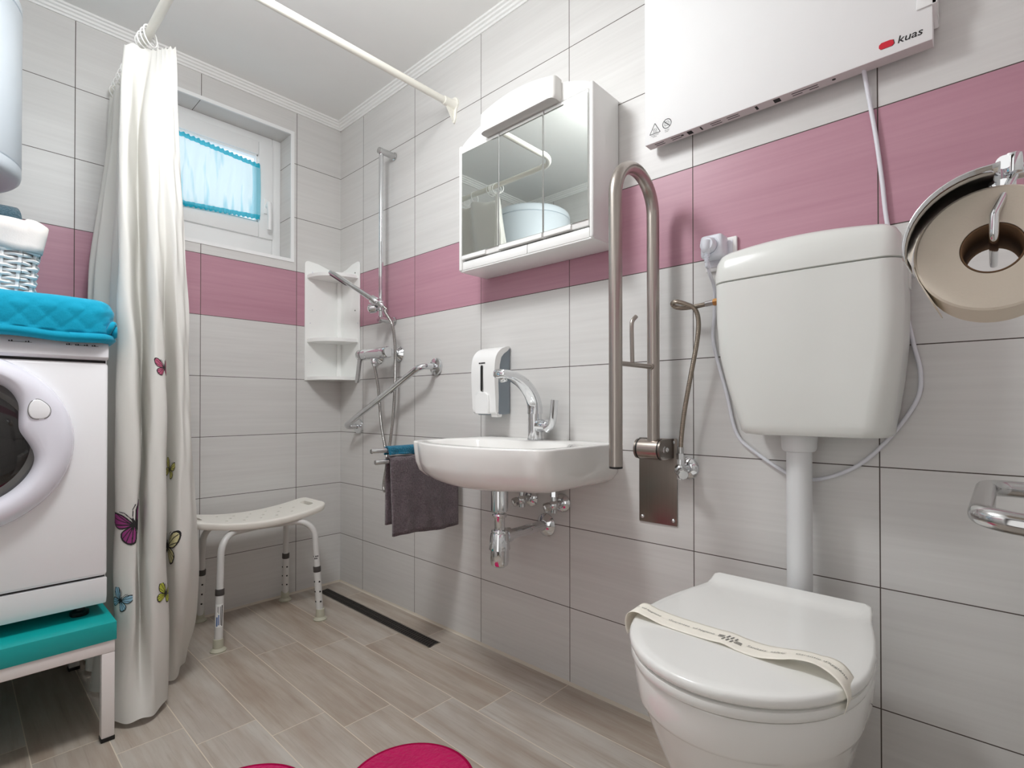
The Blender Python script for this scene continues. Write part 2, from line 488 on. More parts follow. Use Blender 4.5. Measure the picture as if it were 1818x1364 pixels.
b.box(0, DX0, RY-.12, RY, 0, RZ); b.box(DX1, RX+.12, RY-.12, RY, 0, RZ); b.box(DX0, DX1, RY-.12, RY, DZ, RZ)
struct(b.build('wall_south', 'wall_x'))
b = MB()                                                   # unseen hall box, added to close the doorway off from the sky
b.box(1.45, RX+.12, RY-1.22, RY-1.10, 0, RZ); b.box(1.45, 1.55, RY-1.10, RY-.12, 0, RZ); b.box(RX+.02, RX+.12, RY-1.10, RY-.12, 0, RZ)
b.box(1.45, RX+.12, RY-1.22, RY-.12, RZ, RZ+.1); b.box(1.45, RX+.12, RY-1.22, RY-.12, -.1, 0)
struct(b.build('wall_sky_screen', 'hall'))
b = MB()
for x0, x1 in ((DX0-.06, DX0+.012), (DX1-.012, DX1+.06)): b.box(x0, x1, RY-.13, RY+.012, 0, DZ+.06, .003)
b.box(DX0-.06, DX1+.06, RY-.13, RY+.012, DZ-.012, DZ+.06, .003)
struct(b.build('door_1', 'upvc'))

CP = [(0, 2.238), (.005, 2.238), (.007, 2.2445), (.0125, 2.247), (.0145, 2.254), (.021, 2.257), (.023, 2.263), (.030, 2.265), (.031, 2.272), (0, 2.272)]
b = MB(); b.prism([(-d, z) for d, z in CP], 'x', 0, RX); struct(b.build('trim_1', 'cornice', angle=20))
b = MB(); b.prism([(d, z) for d, z in CP], 'y', RY, 0); struct(b.build('trim_2', 'cornice', angle=20))
b = MB(); b.prism([(RY+d, z) for d, z in CP], 'x', 0, RX); struct(b.build('trim_3', 'cornice', angle=20))
b = MB(); b.prism([(RX-d, z) for d, z in CP], 'y', RY, 0); struct(b.build('trim_4', 'cornice', angle=20))
FP = [(0, 0), (.007, 0), (.0025, .0025), (0, .008)]
b = MB(); b.prism([(-d, z) for d, z in FP], 'x', 0, RX); struct(b.build('baseboard_north', 'caulk'))
b = MB(); b.prism([(d, z) for d, z in FP], 'y', RY, 0); struct(b.build('baseboard_west', 'caulk'))

# window with tiled reveal
win = bpy.data.objects.new('window_1', None); COL.objects.link(win); win.location = (-.12, -.55, OZ0); struct(win)
b = MB()
fx0, fx1 = -.19, -.12
b.box(fx0, fx1, OY1-.040, OY1, OZ0, OZ1, .004); b.box(fx0, fx1, OY0, OY0+.040, OZ0, OZ1, .004)
b.box(fx0, fx1, OY0+.04, OY1-.04, OZ1-.04, OZ1, .004); b.box(fx0, fx1, OY0+.04, OY1-.04, OZ0, OZ0+.108, .004)
b.build('window_frame', 'upvc', win)
sy0, sy1, sz0, sz1 = OY0+.038, -.287, 1.652, 2.099
gy0, gy1, gz0, gz1 = sy0+.062, -.352, 1.722, 2.035
b = MB(); sx0, sx1 = -.175, -.108
b.box(sx0, sx1, gy1, sy1, sz0, sz1, .006); b.box(sx0, sx1, sy0, gy0, sz0, sz1, .006)
b.box(sx0, sx1, gy0, gy1, gz1, sz1, .006); b.box(sx0, sx1, gy0, gy1, sz0, gz0, .006)
b.box(-.15, -.118, gy1-.008, gy1+.002, gz0-.002, gz1+.002, .002); b.box(-.15, -.118, gy0-.002, gy0+.008, gz0-.002, gz1+.002, .002)
b.box(-.15, -.118, gy0, gy1, gz1-.008, gz1+.002, .002); b.box(-.15, -.118, gy0, gy1, gz0-.002, gz0+.008, .002)
b.build('sash', 'upvc', win)
b = MB(); b.box(-.150, -.144, gy0-.01, gy1+.01, gz0-.01, gz1+.01); b.build('pane', 'pane', win)
b = MB(); b.box(-.108, -.098, -.333, -.305, 1.765, 1.835, .004); b.cyl((-.1, -.319, 1.80), (-.075, -.319, 1.80), .010)
b.tube(catmull([(-.078, -.319, 1.812), (-.073, -.319, 1.795), (-.070, -.318, 1.74), (-.074, -.318, 1.685)], 6), [.0105]*7+[.0100]*12, 12)
b.build('handle', 'upvc', win)
b = MB(); e = .0065; w = .011                              # white edge profile round the opening
b.box(-.006, .0025, OY1-.004, OY1+w, OZ0+.004, OZ1-.004); b.box(-.006, .0025, OY0-w, OY0+.004, OZ0+.004, OZ1-.004)
b.box(-.006, .0025, OY0-w, OY1+w, OZ1-.004, OZ1+w); b.box(-.010, .0032, OY0-w, OY1+w, OZ0-w, OZ0+.004)
b.build('edge_trim', 'upvc', win)

# turquoise voile on the sash
b = MB(); rows = []
ny = 120; zs = [0, .02, .05, .09, .12, .2, .35, .5, .65, .8, .88, .91, .95, .98, 1.]
for j, t in enumerate(zs):
    r = []
    for i in range(ny+1):
        y = -.760+(.760-.349)*i/ny
        zt = 2.016-.095*(y+.66)+.0; zb = 1.709+.069*(y+.66)
        zt = min(zt, 2.03); zb -= .010*math.exp(-((y+.43)/.05)**2)*0
        z = zb+(zt-zb)*t
        a = .0016+.0042*(1-abs(2*t-1))
        g = .0045 if (t < .06 or t > .94) else .0
        x = -.0985+a*math.sin(y*150+2.*math.sin(t*3+y*9))+g*math.sin(y*330)+.004*math.sin(y*47+1)*(1-abs(2*t-1))
        if t in (0, 1): z += .0013*math.sin(y*330)
        r.append((x, y, z))
    rows.append(r)
b.grid(rows)
o = b.build('voile_curtain', 'sheer', recalc=False)
tag(o, 'sheer turquoise gathered voile curtain stretched across the small window pane', 'curtain')

# ceiling lamp (above, behind the top edge of the view)
lamp = thing('ceiling_lamp', LAMP, 'round white ceiling lamp in the middle of the ceiling', 'lamp')
b = MB(); b.lathe([(.15, 0), (.155, -.004), (.155, -.022), (.15, -.026)], LAMP, (0, 0, 1), 40); b.build('base', 'white', lamp)
b = MB(); pr_ = [(.148*math.cos(a), -.026-.055*math.sin(a)) for a in [PI/2*i/8 for i in range(9)]]
b.lathe(pr_, LAMP, (0, 0, 1), 40); b.build('lamp_shade', 'lamp', lamp)

# ------------------------------------------------------------------ shower curtain and its rail
RZ_ = 2.03; RYL = -.905; RXL = .862
rail = thing('curtain_rail', (RXL, 0, RZ_), 'cream plastic curtain rail running out from the tiled wall and bending round the shower', 'rail')
path = rounded([(RXL, -.012, RZ_), (RXL, RYL, RZ_), (.012, RYL, RZ_)], .11, 12)
b = MB(); b.tube(path, .0125, 16); b.build('rail_tube', 'rail', rail)
def flange(p, d, name):
    p = Vector(p); d = Vector(d)
    s = V(0, 0, 1).cross(d)
    b = MB()
    rings = []
    for t, w, h0, h1 in ((0, .026, -.070, .030), (.006, .026, -.070, .030), (.008, .022, -.064, .027)):
        pts = []
        for k in range(20):
            a = 2*PI*k/20
            x = w*math.cos(a)*(1 if math.sin(a) > -.1 else .62)
            zz = (h1 if math.sin(a) > 0 else -h0)*math.sin(a)
            pts.append(p+d*t+s*x+V(0, 0, zz))
        rings.append(pts)
    b.loft(rings)
    b.lathe([(.024, .004), (.020, .012), (.0165, .03), (.0155, .055), (.0135, .057)], p, d, 20)
    b.loft([[p+d*.004+s*.004-V(0, 0, .062), p+d*.004-s*.004-V(0, 0, .062), p+d*.004-s*.004, p+d*.004+s*.004],
            [p+d*.010+s*.004-V(0, 0, .060), p+d*.010-s*.004-V(0, 0, .060), p+d*.045-s*.004-V(0, 0, .010), p+d*.045+s*.004-V(0, 0, .010)]])
    return b.build(name, 'rail', rail)
flange((RXL, 0, RZ_), (0, -1, 0), 'flange'); flange((0, RYL, RZ_), (1, 0, 0), 'flange')

# CURTAIN-BEGIN
CL = [
 (1.985, [(.035, -.90), (.055, -.935), (.080, -.875), (.105, -.935), (.130, -.875), (.160, -.935), (.190, -.878), (.230, -.935), (.300, -.890), (.420, -.962), (.452, -.945), (.462, -.905), (.470, -.896), (.485, -.888), (.500, -.880), (.510, -.872), (.520, -.862), (.530, -.850)]),
 (1.75, [(.035, -.90), (.055, -.945), (.085, -.880), (.110, -.955), (.140, -.890), (.170, -.955), (.205, -.890), (.250, -.945), (.330, -.900), (.452, -.975), (.475, -.957), (.430, -.926), (.492, -.922), (.520, -.902), (.532, -.886), (.540, -.872), (.540, -.857), (.532, -.843)]),
 (1.30, [(.035, -.90), (.060, -.960), (.090, -.900), (.120, -1.003), (.155, -.940), (.190, -.995), (.235, -.930), (.300, -.970), (.400, -.935), (.495, -.988), (.535, -.968), (.440, -.922), (.553, -.922), (.572, -.900), (.540, -.880), (.576, -.862), (.567, -.841), (.552, -.824)]),
 (.87, [(.035, -.90), (.060, -.960), (.095, -.905), (.130, -1.003), (.170, -.950), (.210, -1.000), (.260, -.940), (.330, -.985), (.430, -.955), (.560, -1.000), (.602, -.957), (.490, -.926), (.604, -.928), (.605, -.890), (.480, -.868), (.578, -.852), (.577, -.831), (.556, -.813)]),
 (.45, [(.035, -.90), (.060, -.955), (.100, -.905), (.140, -.995), (.180, -.950), (.225, -1.000), (.280, -.950), (.350, -.995), (.450, -.975), (.575, -1.006), (.628, -.968), (.555, -.946), (.648, -.938), (.634, -.893), (.480, -.880), (.600, -.864), (.602, -.826), (.556, -.792)]),
 (.22, [(.035, -.90), (.060, -.957), (.103, -.905), (.146, -1.000), (.188, -.950), (.233, -1.006), (.290, -.957), (.360, -1.006), (.455, -.990), (.588, -1.008), (.648, -.975), (.605, -.950), (.665, -.935), (.636, -.888), (.490, -.880), (.570, -.853), (.555, -.815), (.505, -.776)]),
 (.018, [(.035, -.90), (.060, -.960), (.105, -.905), (.150, -1.010), (.195, -.950), (.240, -1.020), (.300, -.965), (.370, -1.028), (.460, -1.010), (.600, -1.028), (.655, -1.004), (.682, -.965), (.668, -.925), (.612, -.884), (.500, -.875), (.500, -.838), (.420, -.795), (.335, -.757)]),
]
CNU = 12
_prof = [(z, catmull([V(x, y, 0) for x, y in p], CNU)) for z, p in CL]
CU = len(_prof[0][1])-1
def curtain_pt(u, v):
    """u 0..CU along the cloth, v 0 (top) .. 1 (hem)"""
    i = min(CU-1, max(0, int(u))); f = u-i
    z0, z1 = CL[0][0], CL[-1][0]; z = z0+(z1-z0)*v
    k = 0
    while k < len(CL)-2 and z < CL[k+1][0]: k += 1
    P = lambda q: _prof[max(0, min(len(CL)-1, q))][1][i].lerp(_prof[max(0, min(len(CL)-1, q))][1][i+1], f)
    t = (CL[k][0]-z)/(CL[k][0]-CL[k+1][0])
    a, bb, c, d = P(k-1), P(k), P(k+1), P(k+2)
    m1 = (c-a)*.5 if k > 0 else (c-bb); m2 = (d-bb)*.5 if k < len(CL)-2 else (c-bb)
    h = (2*t**3-3*t*t+1)*bb+(t**3-2*t*t+t)*m1+(-2*t**3+3*t*t)*c+(t**3-t*t)*m2
    s = u/CU
    wr = .0022*math.sin(z*21+s*40)*math.sin(s*61+z*3)+.0016*math.sin(z*9-s*90)
    top = max(0., 1-v*14)
    # the top edge dips between the rings
    dip = .010*top*(1-math.cos(u*2*PI/CNU*1.))*.5
    return V(h.x+wr, h.y+wr*.6, z-dip+(.004*math.sin(s*70)*max(0, v-.93)/.07))
# CURTAIN-END
cur = thing('shower_curtain', (.35, -.91, .02), 'white shower curtain printed with butterflies, bunched together on the cream rail', 'shower curtain')
b = MB(); NV = 110
b.grid([[curtain_pt(u, v/NV) for u in range(CU+1)] for v in range(NV+1)])
b.build('cloth', 'curtain', cur, angle=180, recalc=False)
for k, x in enumerate((.05, .085, .12, .155, .19, .225, .30, .425, .445, .462, .478)):
    b = MB(); tilt = (.12 if k % 2 else -.10) if k < 8 else .35*(k-8)+.2
    b.torus((x, RYL, RZ_-.016), (1, tilt, .1), .0295, .0022, 28, 8)
    b.build('curtain_ring', 'ring', cur)
# butterflies printed on the cloth: (u, v) of the centre, size, turn, body colour
def in_poly(p, poly):
    x, y = p; c = False; n = len(poly)
    for i in range(n):
        x0, y0 = poly[i]; x1, y1 = poly[i-1]
        if (y0 > y) != (y1 > y) and x < (x1-x0)*(y-y0)/(y1-y0)+x0: c = not c
    return c
def smooth_poly(p): return [(q.x, q.y) for q in catmull([V(x, y, 0) for x, y in p], 6, True)]
WU = smooth_poly([(.02, .04), (.16, .34), (.40, .52), (.52, .46), (.50, .26), (.40, .08), (.22, .0), (.05, -.01)])
WD = smooth_poly([(.02, .0), (.18, .0), (.36, -.04), (.42, -.18), (.34, -.36), (.20, -.42), (.09, -.28), (.03, -.12)])
def shrink(poly, k):
    cx = sum(p[0] for p in poly)/len(poly); cy = sum(p[1] for p in poly)/len(poly)
    return [(cx+(x-cx)*k, cy+(y-cy)*k) for x, y in poly]
WUi, WDi = shrink(WU, .82), shrink(WD, .82)
def seg_d(p, a, q):
    ax, ay = a; dx, dy = q[0]-ax, q[1]-ay
    t = max(0, min(1, ((p[0]-ax)*dx+(p[1]-ay)*dy)/(dx*dx+dy*dy)))
    return math.hypot(p[0]-ax-dx*t, p[1]-ay-dy*t)
VEIN = [((.05, .03), (.45, .42)), ((.05, .02), (.47, .22)), ((.05, .01), (.3, .45)), ((.05, -.02), (.38, -.18)), ((.05, -.03), (.24, -.38)), ((.05, -.02), (.34, -.30))]
def bf_class(x, y):
    ax = abs(x)
    if math.hypot(x/.035, y/.17) < 1: return 0
    for s in (1, -1):
        if x*s > 0:
            if min(seg_d((ax, y), (.01, .14), (.10, .36)), seg_d((ax, y), (.10, .36), (.20, .44))) < .009: return 0
    p = (ax, y)
    for o_, i_ in ((WU, WUi), (WD, WDi)):
        if in_poly(p, o_):
            if not in_poly(p, i_): return 0
            if min(seg_d(p, a, q) for a, q in VEIN) < .011: return 0
            return 1
    return -1
def butterfly(u, v, size, turn, colour, squash=1.):
    # local scale of the cloth (metres per unit of u, v)
    p = curtain_pt(u, v); du = (curtain_pt(u+.5, v)-curtain_pt(u-.5, v)).length
    dv = (curtain_pt(u, v+.01)-curtain_pt(u, v-.01)).length/.02
    n = 116; c, s = math.cos(turn), math.sin(turn)
    b = MB(); cache = {}
    # arc length along u around the centre
    us = [u+(k-160)*.1 for k in range(321)]; us = [q for q in us if 0 <= q <= CU]
    arc = []; acc = 0; last = None
    for q in us:
        P = curtain_pt(q, v)
        if last is not None: acc += (P-last).length
        arc.append(acc); last = P
    a0 = min(zip(us, arc), key=lambda t: abs(t[0]-u))[1]
    def u_at(d):
        t = a0+d
        for k in range(1, len(arc)):
            if arc[k] >= t: return us[k-1]+(us[k]-us[k-1])*(t-arc[k-1])/max(1e-9, arc[k]-arc[k-1])
        return None
    ucol = {}
    def vert(i, j):
        if (i, j) not in cache:
            X = (i/n-.5)*1.16*size*squash; Y = (j/n-.5)*1.16*size
            if i not in ucol: ucol[i] = u_at(X)
            uu = ucol[i]
            if uu is None: cache[(i, j)] = None
            else:
                vv = v-Y/dv
                P = curtain_pt(uu, vv)
                t1 = curtain_pt(uu+.2, vv)-curtain_pt(uu-.2, vv); t2 = curtain_pt(uu, vv+.004)-curtain_pt(uu, vv-.004)
                nn = t1.cross(t2).normalized()
                cache[(i, j)] = b.bm.verts.new(P-nn*.0011)
        return cache[(i, j)]
    for i in range(n):
        for j in range(n):
            X = ((i+.5)/n-.5)*1.16; Y = ((j+.5)/n-.5)*1.16
            k = bf_class(X*c+Y*s, -X*s+Y*c)
            if k < 0: continue
            vs = [vert(i, j), vert(i+1, j), vert(i+1, j+1), vert(i, j+1)]
            if any(q is None for q in vs): continue
            b.mi = 0 if k == 0 else 1; b.face(vs)
    return b.build('butterfly_print', ['ink', colour], cur, angle=180, recalc=False)
for a in BUTTERFLIES: butterfly(*a)
# ------------------------------------------------------------------ bench and washing machine
BX0, BX1, BY0, BY1 = .13, .698, -1.625, -1.020
be = thing('low_bench', (.41, -1.32, 0), 'low white bench with turquoise top standing under the washing machine', 'bench')
b = MB(); b.box(BX0, BX1, BY0, BY1, .2605, .307, .0012); b.build('top', 'teal_top', be)
b = MB(); t = .028; i_ = .003
X0, X1, Y0, Y1 = BX0+i_, BX1-i_, BY0+i_, BY1-i_
b.box(X1-t, X1, Y0, Y1, .229, .2605, .002); b.box(X0, X0+t, Y0, Y1, .229, .2605, .002)
b.box(X0+t, X1-t, Y1-t, Y1, .229, .2605, .002); b.box(X0+t, X1-t, Y0, Y0+t, .229, .2605, .002)
b.build('frame', 'bench_frame', be)
for x0 in (X0, X1-t):
    for y0 in (Y0, Y1-t):
        b = MB(); b.box(x0, x0+t, y0, y0+t, .010, .229, .0025); l = b.build('leg', 'bench_frame', be)
        b = MB(); b.box(x0-.001, x0+t+.001, y0-.001, y0+t+.001, 0, .011, .002); b.build('foot_pad', 'black', l)

MX, MY0, MY1 = .62, -1.630, -1.030
wm = thing('washing_machine', (.35, -1.33, .307), 'white front loading washing machine standing on the turquoise bench', 'washing machine')
b = MB(); b.box(.07, MX-.002, MY0+.001, MY1-.001, .338, 1.122, .004); b.build('cabinet', 'machine', wm)
b = MB(); b.box(.40, MX-.001, MY0+.004, MY1-.004, .340, 1.0); b.build('seam', 'black', wm)
b = MB(); b.box(MX-.012, MX+.012, MY0, MY1, .4155, .9855, .008, 3); b.build('front_panel', 'machine', wm)
b = MB(); b.prism([(MX-.012, .341), (MX+.006, .341), (MX+.012, .36), (MX+.012, .4105), (MX-.012, .4105)], 'y', MY0, MY1, .004); b.build('kickplate', 'machine', wm)
b = MB()
b.prism([(MX-.012, .9925), (MX+.012, .9925), (MX+.022, 1.000), (MX+.020, 1.022), (MX+.008, 1.040), (MX+.002, 1.095), (MX-.012, 1.118)], 'y', MY0, MY1, .005)
b.build('control_panel', 'machine_grey', wm)
for y, dy in ((-1.225, .03), (-1.195, .012), (-1.118, .012), (-1.100, .02), (-1.082, .010), (-1.066, .014)):
    b = MB(); b.box(MX+.0145, MX+.0172, y, y+dy, 1.0275, 1.0283)
    for k in range(2): b.box(MX+.0115, MX+.0172, y+k*.005, y+k*.005+.0022, 1.0275, 1.0305+.001*k)
    b.build('programme_mark', 'ink', wm)
CY, CZ = -1.318, .782
def r_in(a):
    d = math.degrees((a+PI) % (2*PI)-PI)
    return .157-.038*math.exp(-((d-15)/25.)**2)+.010*math.exp(-((d-58)/20.)**2)
b = MB(); rows = []; n = 120
for k in range(n):
    a = 2*PI*k/n; ri = r_in(a); c, s = math.cos(a), math.sin(a)
    pr_ = [(.2165, MX+.010), (.2165, MX+.024), (.212, MX+.036), (.203, MX+.045), (.190, MX+.050), ((.19+ri)/2+.004, MX+.052), (ri+.012, MX+.049), (ri+.003, MX+.041), (ri-.002, MX+.028), (ri-.006, MX+.011)]
    rows.append([(x, CY+r*c, CZ+r*s) for r, x in pr_])
R = b.grid(rows); b.bridge(R[-1], R[0], False)
door = b.build('door', 'machine_ring', wm, angle=60)
b = MB(); rows = []
for r, x in ((.160, MX+.016), (.150, MX+.020), (.146, MX+.024), (.138, MX+.024), (.132, MX+.020)):
    rows.append([(x, CY+r*math.cos(2*PI*k/80), CZ+r*math.sin(2*PI*k/80)) for k in range(80)])
b.grid(rows, True); b.build('door_seal', 'bowl_rim', door)
b = MB(); b.lathe([(.1355, MX+.014), (.1345, MX+.021), (.120, MX+.026), (.08, MX+.028), (.02, MX+.029), (0.001, MX+.029)], (0, CY, CZ), (1, 0, 0), 64)
b.build('door_glass', 'glass_dark', door)
b = MB(); pts = []
for k in range(32):
    a = 2*PI*k/32; r = .0215*(1+.10*math.cos(2*a+.5)+.06*math.cos(3*a+.8))
    pts.append((CY+.146+r*.86*math.cos(a), CZ+.079+r*1.2*math.sin(a)))
b.loft([[(MX+.046, y, z) for y, z in pts], [(MX+.0525, y, z) for y, z in pts],
        [(MX+.0545, CY+.146+(y-CY-.146)*.93, CZ+.079+(z-CZ-.079)*.93) for y, z in pts],
        [(MX+.0560, CY+.146+(y-CY-.146)*.6, CZ+.079+(z-CZ-.079)*.6) for y, z in pts]])
b.build('latch_cover', 'machine', door)
b = MB(); pts2 = [(CY+.146+(y-CY-.146)*1.07, CZ+.079+(z-CZ-.079)*1.07) for y, z in pts]
b.loft([[(MX+.046, y, z) for y, z in pts2], [(MX+.0516, y, z) for y, z in pts2]]); b.build('latch_seam', 'ink_grey', door)
for x in (.12, .575):
    for y in (MY0+.05, MY1-.05):
        b = MB(); b.lathe([(.019, .307), (.021, .310), (.021, .318), (.012, .322), (.010, .342)], (x, y, 0), (0, 0, 1), 20); b.build('foot', 'black', wm)

# quilted mat draped over the machine top
b = MB()
qx0, qx1, qy0, qy1, qz0, qz1, qr = .075, .660, -1.652, -1.0165, 1.040, 1.151, .034
prof = []                                       # (inset, z) from the hem upward
for k in range(10): prof.append((0.004*(1-k/9.), qz0+.022+(qz1-qr-qz0-.022)*k/9.))
for k in range(1, 9):
    a = PI/2*k/8; prof.append((qr-qr*math.cos(a), qz1-qr+qr*math.sin(a)))
prof = [(.016, qz0+.002), (.006, qz0), (-.003, qz0+.008), (-.002, qz0+.017), (.004, qz0+.0205)]+prof
def outline(ins, n1=120, n2=100, rc=.05):
    x0, x1, y0, y1 = qx0+ins, qx1-ins, qy0+ins, qy1-ins
    r = max(.004, rc-ins); P = []
    def arc(cx, cy, a0):
        for k in range(9):
            a = a0+PI/2*k/8; P.append((cx+r*math.cos(a), cy+r*math.sin(a)))
    def line(p, q, n):
        for k in range(1, n): P.append((p[0]+(q[0]-p[0])*k/n, p[1]+(q[1]-p[1])*k/n))
    arc(x1-r, y1-r, 0); line((x1-r, y1), (x0+r, y1), n2)
    arc(x0+r, y1-r, PI/2); line((x0, y1-r), (x0, y0+r), n1)
    arc(x0+r, y0+r, PI); line((x0+r, y0), (x1-r, y0), n2)
    arc(x1-r, y0+r, 3*PI/2); line((x1, y0+r), (x1, y1-r), n1)
    return P
def quilt(u, v):
    w = .105
    f = 0
    for s in (0, .5):
        q = abs(v/.086 % 1.-.5)*2
        a = math.sin(PI*(u/w+s))
        d1 = abs((v/.075 % 2.)-1.-a*.5-.0)
        d2 = abs((v/.075 % 2.)-1.+a*.5)
        f = max(f, math.exp(-(d1/.055)**2), math.exp(-(d2/.055)**2))
    return f
rows = []; acc = 0
for i, (ins, z) in enumerate(prof):
    P = outline(ins)
    if i: acc += math.hypot(ins-prof[i-1][0], z-prof[i-1][1])
    row = []
    for k, (x, y) in enumerate(P):
        nx, ny = x-(qx0+qx1)/2, y-(qy0+qy1)/2
        L = max(abs(nx), abs(ny)); ff = quilt(y if abs(nx)/.29 > abs(ny)/.32 else x, acc) if i > 5 else 0
        dd = -.0042*ff+.0016*math.sin(y*40+z*30)
        hem = .003*math.sin(y*23+x*17) if i < 6 else 0
        row.append((x+dd*nx/L*.7, y+dd*ny/L*.7, z+dd*.4+hem))
    rows.append(row)
R = b.grid(rows, True)
tops = []
ins0 = prof[-1][0]
last = R[-1]
for s in (.97, .9, .75, .5, .2):
    P = outline(ins0)
    cx, cy = (qx0+qx1)/2, (qy0+qy1)/2
    ring = [b.bm.verts.new((cx+(x-cx)*s, cy+(y-cy)*s, qz1-.003*quilt(cy+(y-cy)*s, (cx+(x-cx)*s)))) for x, y in P]
    b.bridge(last, ring); last = ring
b.cap(last)
# little gathered knot where the mat is folded at its near corner
b.tube(catmull([V(.640, -1.034, 1.064), V(.650, -1.029, 1.078), V(.647, -1.023, 1.090), V(.638, -1.019, 1.086), V(.641, -1.019, 1.070), V(.632, -1.018, 1.058)], 5), .0042, 8)
o = b.build('quilted_mat', 'quilt', angle=60, solid=.006)
tag(o, 'turquoise quilted cotton mat draped over the top of the washing machine', 'mat')

# wicker basket with cotton liner
bk = thing('wicker_basket', (.37, -1.34, 1.154), 'white wicker basket with a turned-down cotton liner on the turquoise mat', 'basket')
def rrect(x0, x1, y0, y1, r, n):
    P = []
    segs = [((x1-r, y1-r), 0), ((x0+r, y1-r), PI/2), ((x0+r, y0+r), PI), ((x1-r, y0+r), 1.5*PI)]
    for (cx, cy), a0 in segs:
        for k in range(9): P.append((cx+r*math.cos(a0+PI/2*k/8), cy+r*math.sin(a0+PI/2*k/8)))
    P.append(P[0]); out = []
    L = [0]
    for p, q in zip(P, P[1:]): L.append(L[-1]+math.hypot(q[0]-p[0], q[1]-p[1]))
    for k in range(n):
        d = L[-1]*k/n; j = max(i for i in range(len(L)) if L[i] <= d)
        j = min(j, len(P)-2); t = (d-L[j])/max(1e-9, L[j+1]-L[j])
        out.append((P[j][0]+(P[j+1][0]-P[j][0])*t, P[j][1]+(P[j+1][1]-P[j][1])*t))
    return out
KX0, KX1, KY0, KY1, KZ0, KZ1 = .25, .500, -1.520, -1.166, 1.156, 1.335
NS = 34
def basket_ring(z, off, n=NS*6):
    t = (z-KZ0)/(KZ1-KZ0); e = -.004+.014*t
    P = rrect(KX0-e-off, KX1+e+off, KY0-e-off, KY1+e+off, .035, n)
    return P
b = MB()
for k in range(NS):
    pts = []
    for z in (KZ0, (KZ0+KZ1)/2, KZ1-.02):
        p = basket_ring(z, 0)[k*6]; pts.append((p[0], p[1], z))
    b.tube(pts, .0042, 8)
b.build('stakes', 'wicker', bk)
b = MB(); nr = 15
for j in range(nr):
    z = KZ0+.006+(KZ1-KZ0-.03)*j/(nr-1)
    A, Bq = basket_ring(z, -.0045), basket_ring(z, .0045)
    pts = []
    for k in range(NS*6):
        w = .5+.5*math.cos(PI*(k/6.)+PI*j)
        p = (A[k][0]+(Bq[k][0]-A[k][0])*w, A[k][1]+(Bq[k][1]-A[k][1])*w)
        pts.append((p[0], p[1], z+.0008*math.sin(k*1.3+j)))
    pts.append(pts[0]); b.tube(pts, .0046, 6, cap=False)
b.build('weave', 'wicker', bk)
b = MB(); b.loft([[(x, y, KZ0-.0015) for x, y in basket_ring(KZ0, -.004)], [(x, y, KZ0+.004) for x, y in basket_ring(KZ0, -.004)]]); b.build('base', 'wicker', bk)
b = MB(); rows = []
for i, (z, off) in enumerate(((KZ0+.05, -.012), (KZ1-.02, -.010), (KZ1+.012, -.004), (KZ1+.020, .006), (KZ1+.014, .016), (KZ1-.01, .014), (KZ1-.035, .011), (KZ1-.052, .010))):
    P = basket_ring(z, off); n_ = len(P)
    rows.append([(x+(.003*math.sin(k*.31+i) if i > 3 else 0), y+(.002*math.cos(k*.27) if i > 3 else 0), z+(.005*math.sin(k*.19+.6*i) if i > 2 else 0)+(.004*math.exp(-((k-n_*.02)/6.)**2) if 2 < i < 6 else 0)) for k, (x, y) in enumerate(P)])
b.grid(rows, True); b.build('liner', 'liner', bk, angle=80, solid=.002)
# rolled towel standing out of the basket
b = MB(); pts = []
for k in range(90):
    t = k/89.; a = 2*PI*2.9*t; r = .006+.050*t
    pts.append((.385+r*math.cos(a+.6), 1.372+r*math.sin(a+.6)*.92))
inn = [(p[0]*1., p[1]) for p in pts]
def roll_pt(k, y):
    p = pts[k]; wob = .0025*math.sin(y*40+k*.2)
    return (p[0]+wob, y+.006*math.sin(k*.35), p[1]+wob*.6+.010*math.sin((y+1.3)*6))
b.grid([[roll_pt(k, y) for k in range(90)] for y in [-1.50+i*.0255 for i in range(13)]])
o = b.build('rolled_towel', 'towel_blue', angle=80, solid=.0105)
tag(o, 'rolled slate blue terry towel lying in the white wicker basket', 'towel')

# ------------------------------------------------------------------ boiler
bo = thing('water_heater', (.272, -1.405, 1.515), 'pale white round electric water heater hanging above the washing machine', 'water heater')
O = (.272, -1.405, 0); Rb = .2255
b = MB(); b.lathe([(Rb-.004, 1.5585), (Rb, 1.563), (Rb, 2.004), (Rb-.003, 2.0075)], O, (0, 0, 1), 72); b.build('tank', 'enamel', bo, angle=50)
b = MB(); b.lathe([(Rb-.06, 1.5155), (Rb-.03, 1.515), (Rb-.012, 1.519), (Rb-.003, 1.528), (Rb, 1.54), (Rb, 1.5565), (Rb-.004, 1.5575)], O, (0, 0, 1), 72, cap=False); b.build('bottom_cap', 'enamel', bo, angle=50)
b = MB(); b.lathe([(Rb-.004, 2.008), (Rb, 2.011), (Rb, 2.030), (Rb-.006, 2.046), (Rb-.022, 2.058), (Rb-.06, 2.063), (.001, 2.064)], O, (0, 0, 1), 72); b.build('top_cap', 'enamel', bo, angle=50)
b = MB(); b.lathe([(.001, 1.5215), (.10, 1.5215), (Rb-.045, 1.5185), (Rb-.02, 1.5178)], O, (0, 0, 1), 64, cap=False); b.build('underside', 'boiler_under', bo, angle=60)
b = MB()
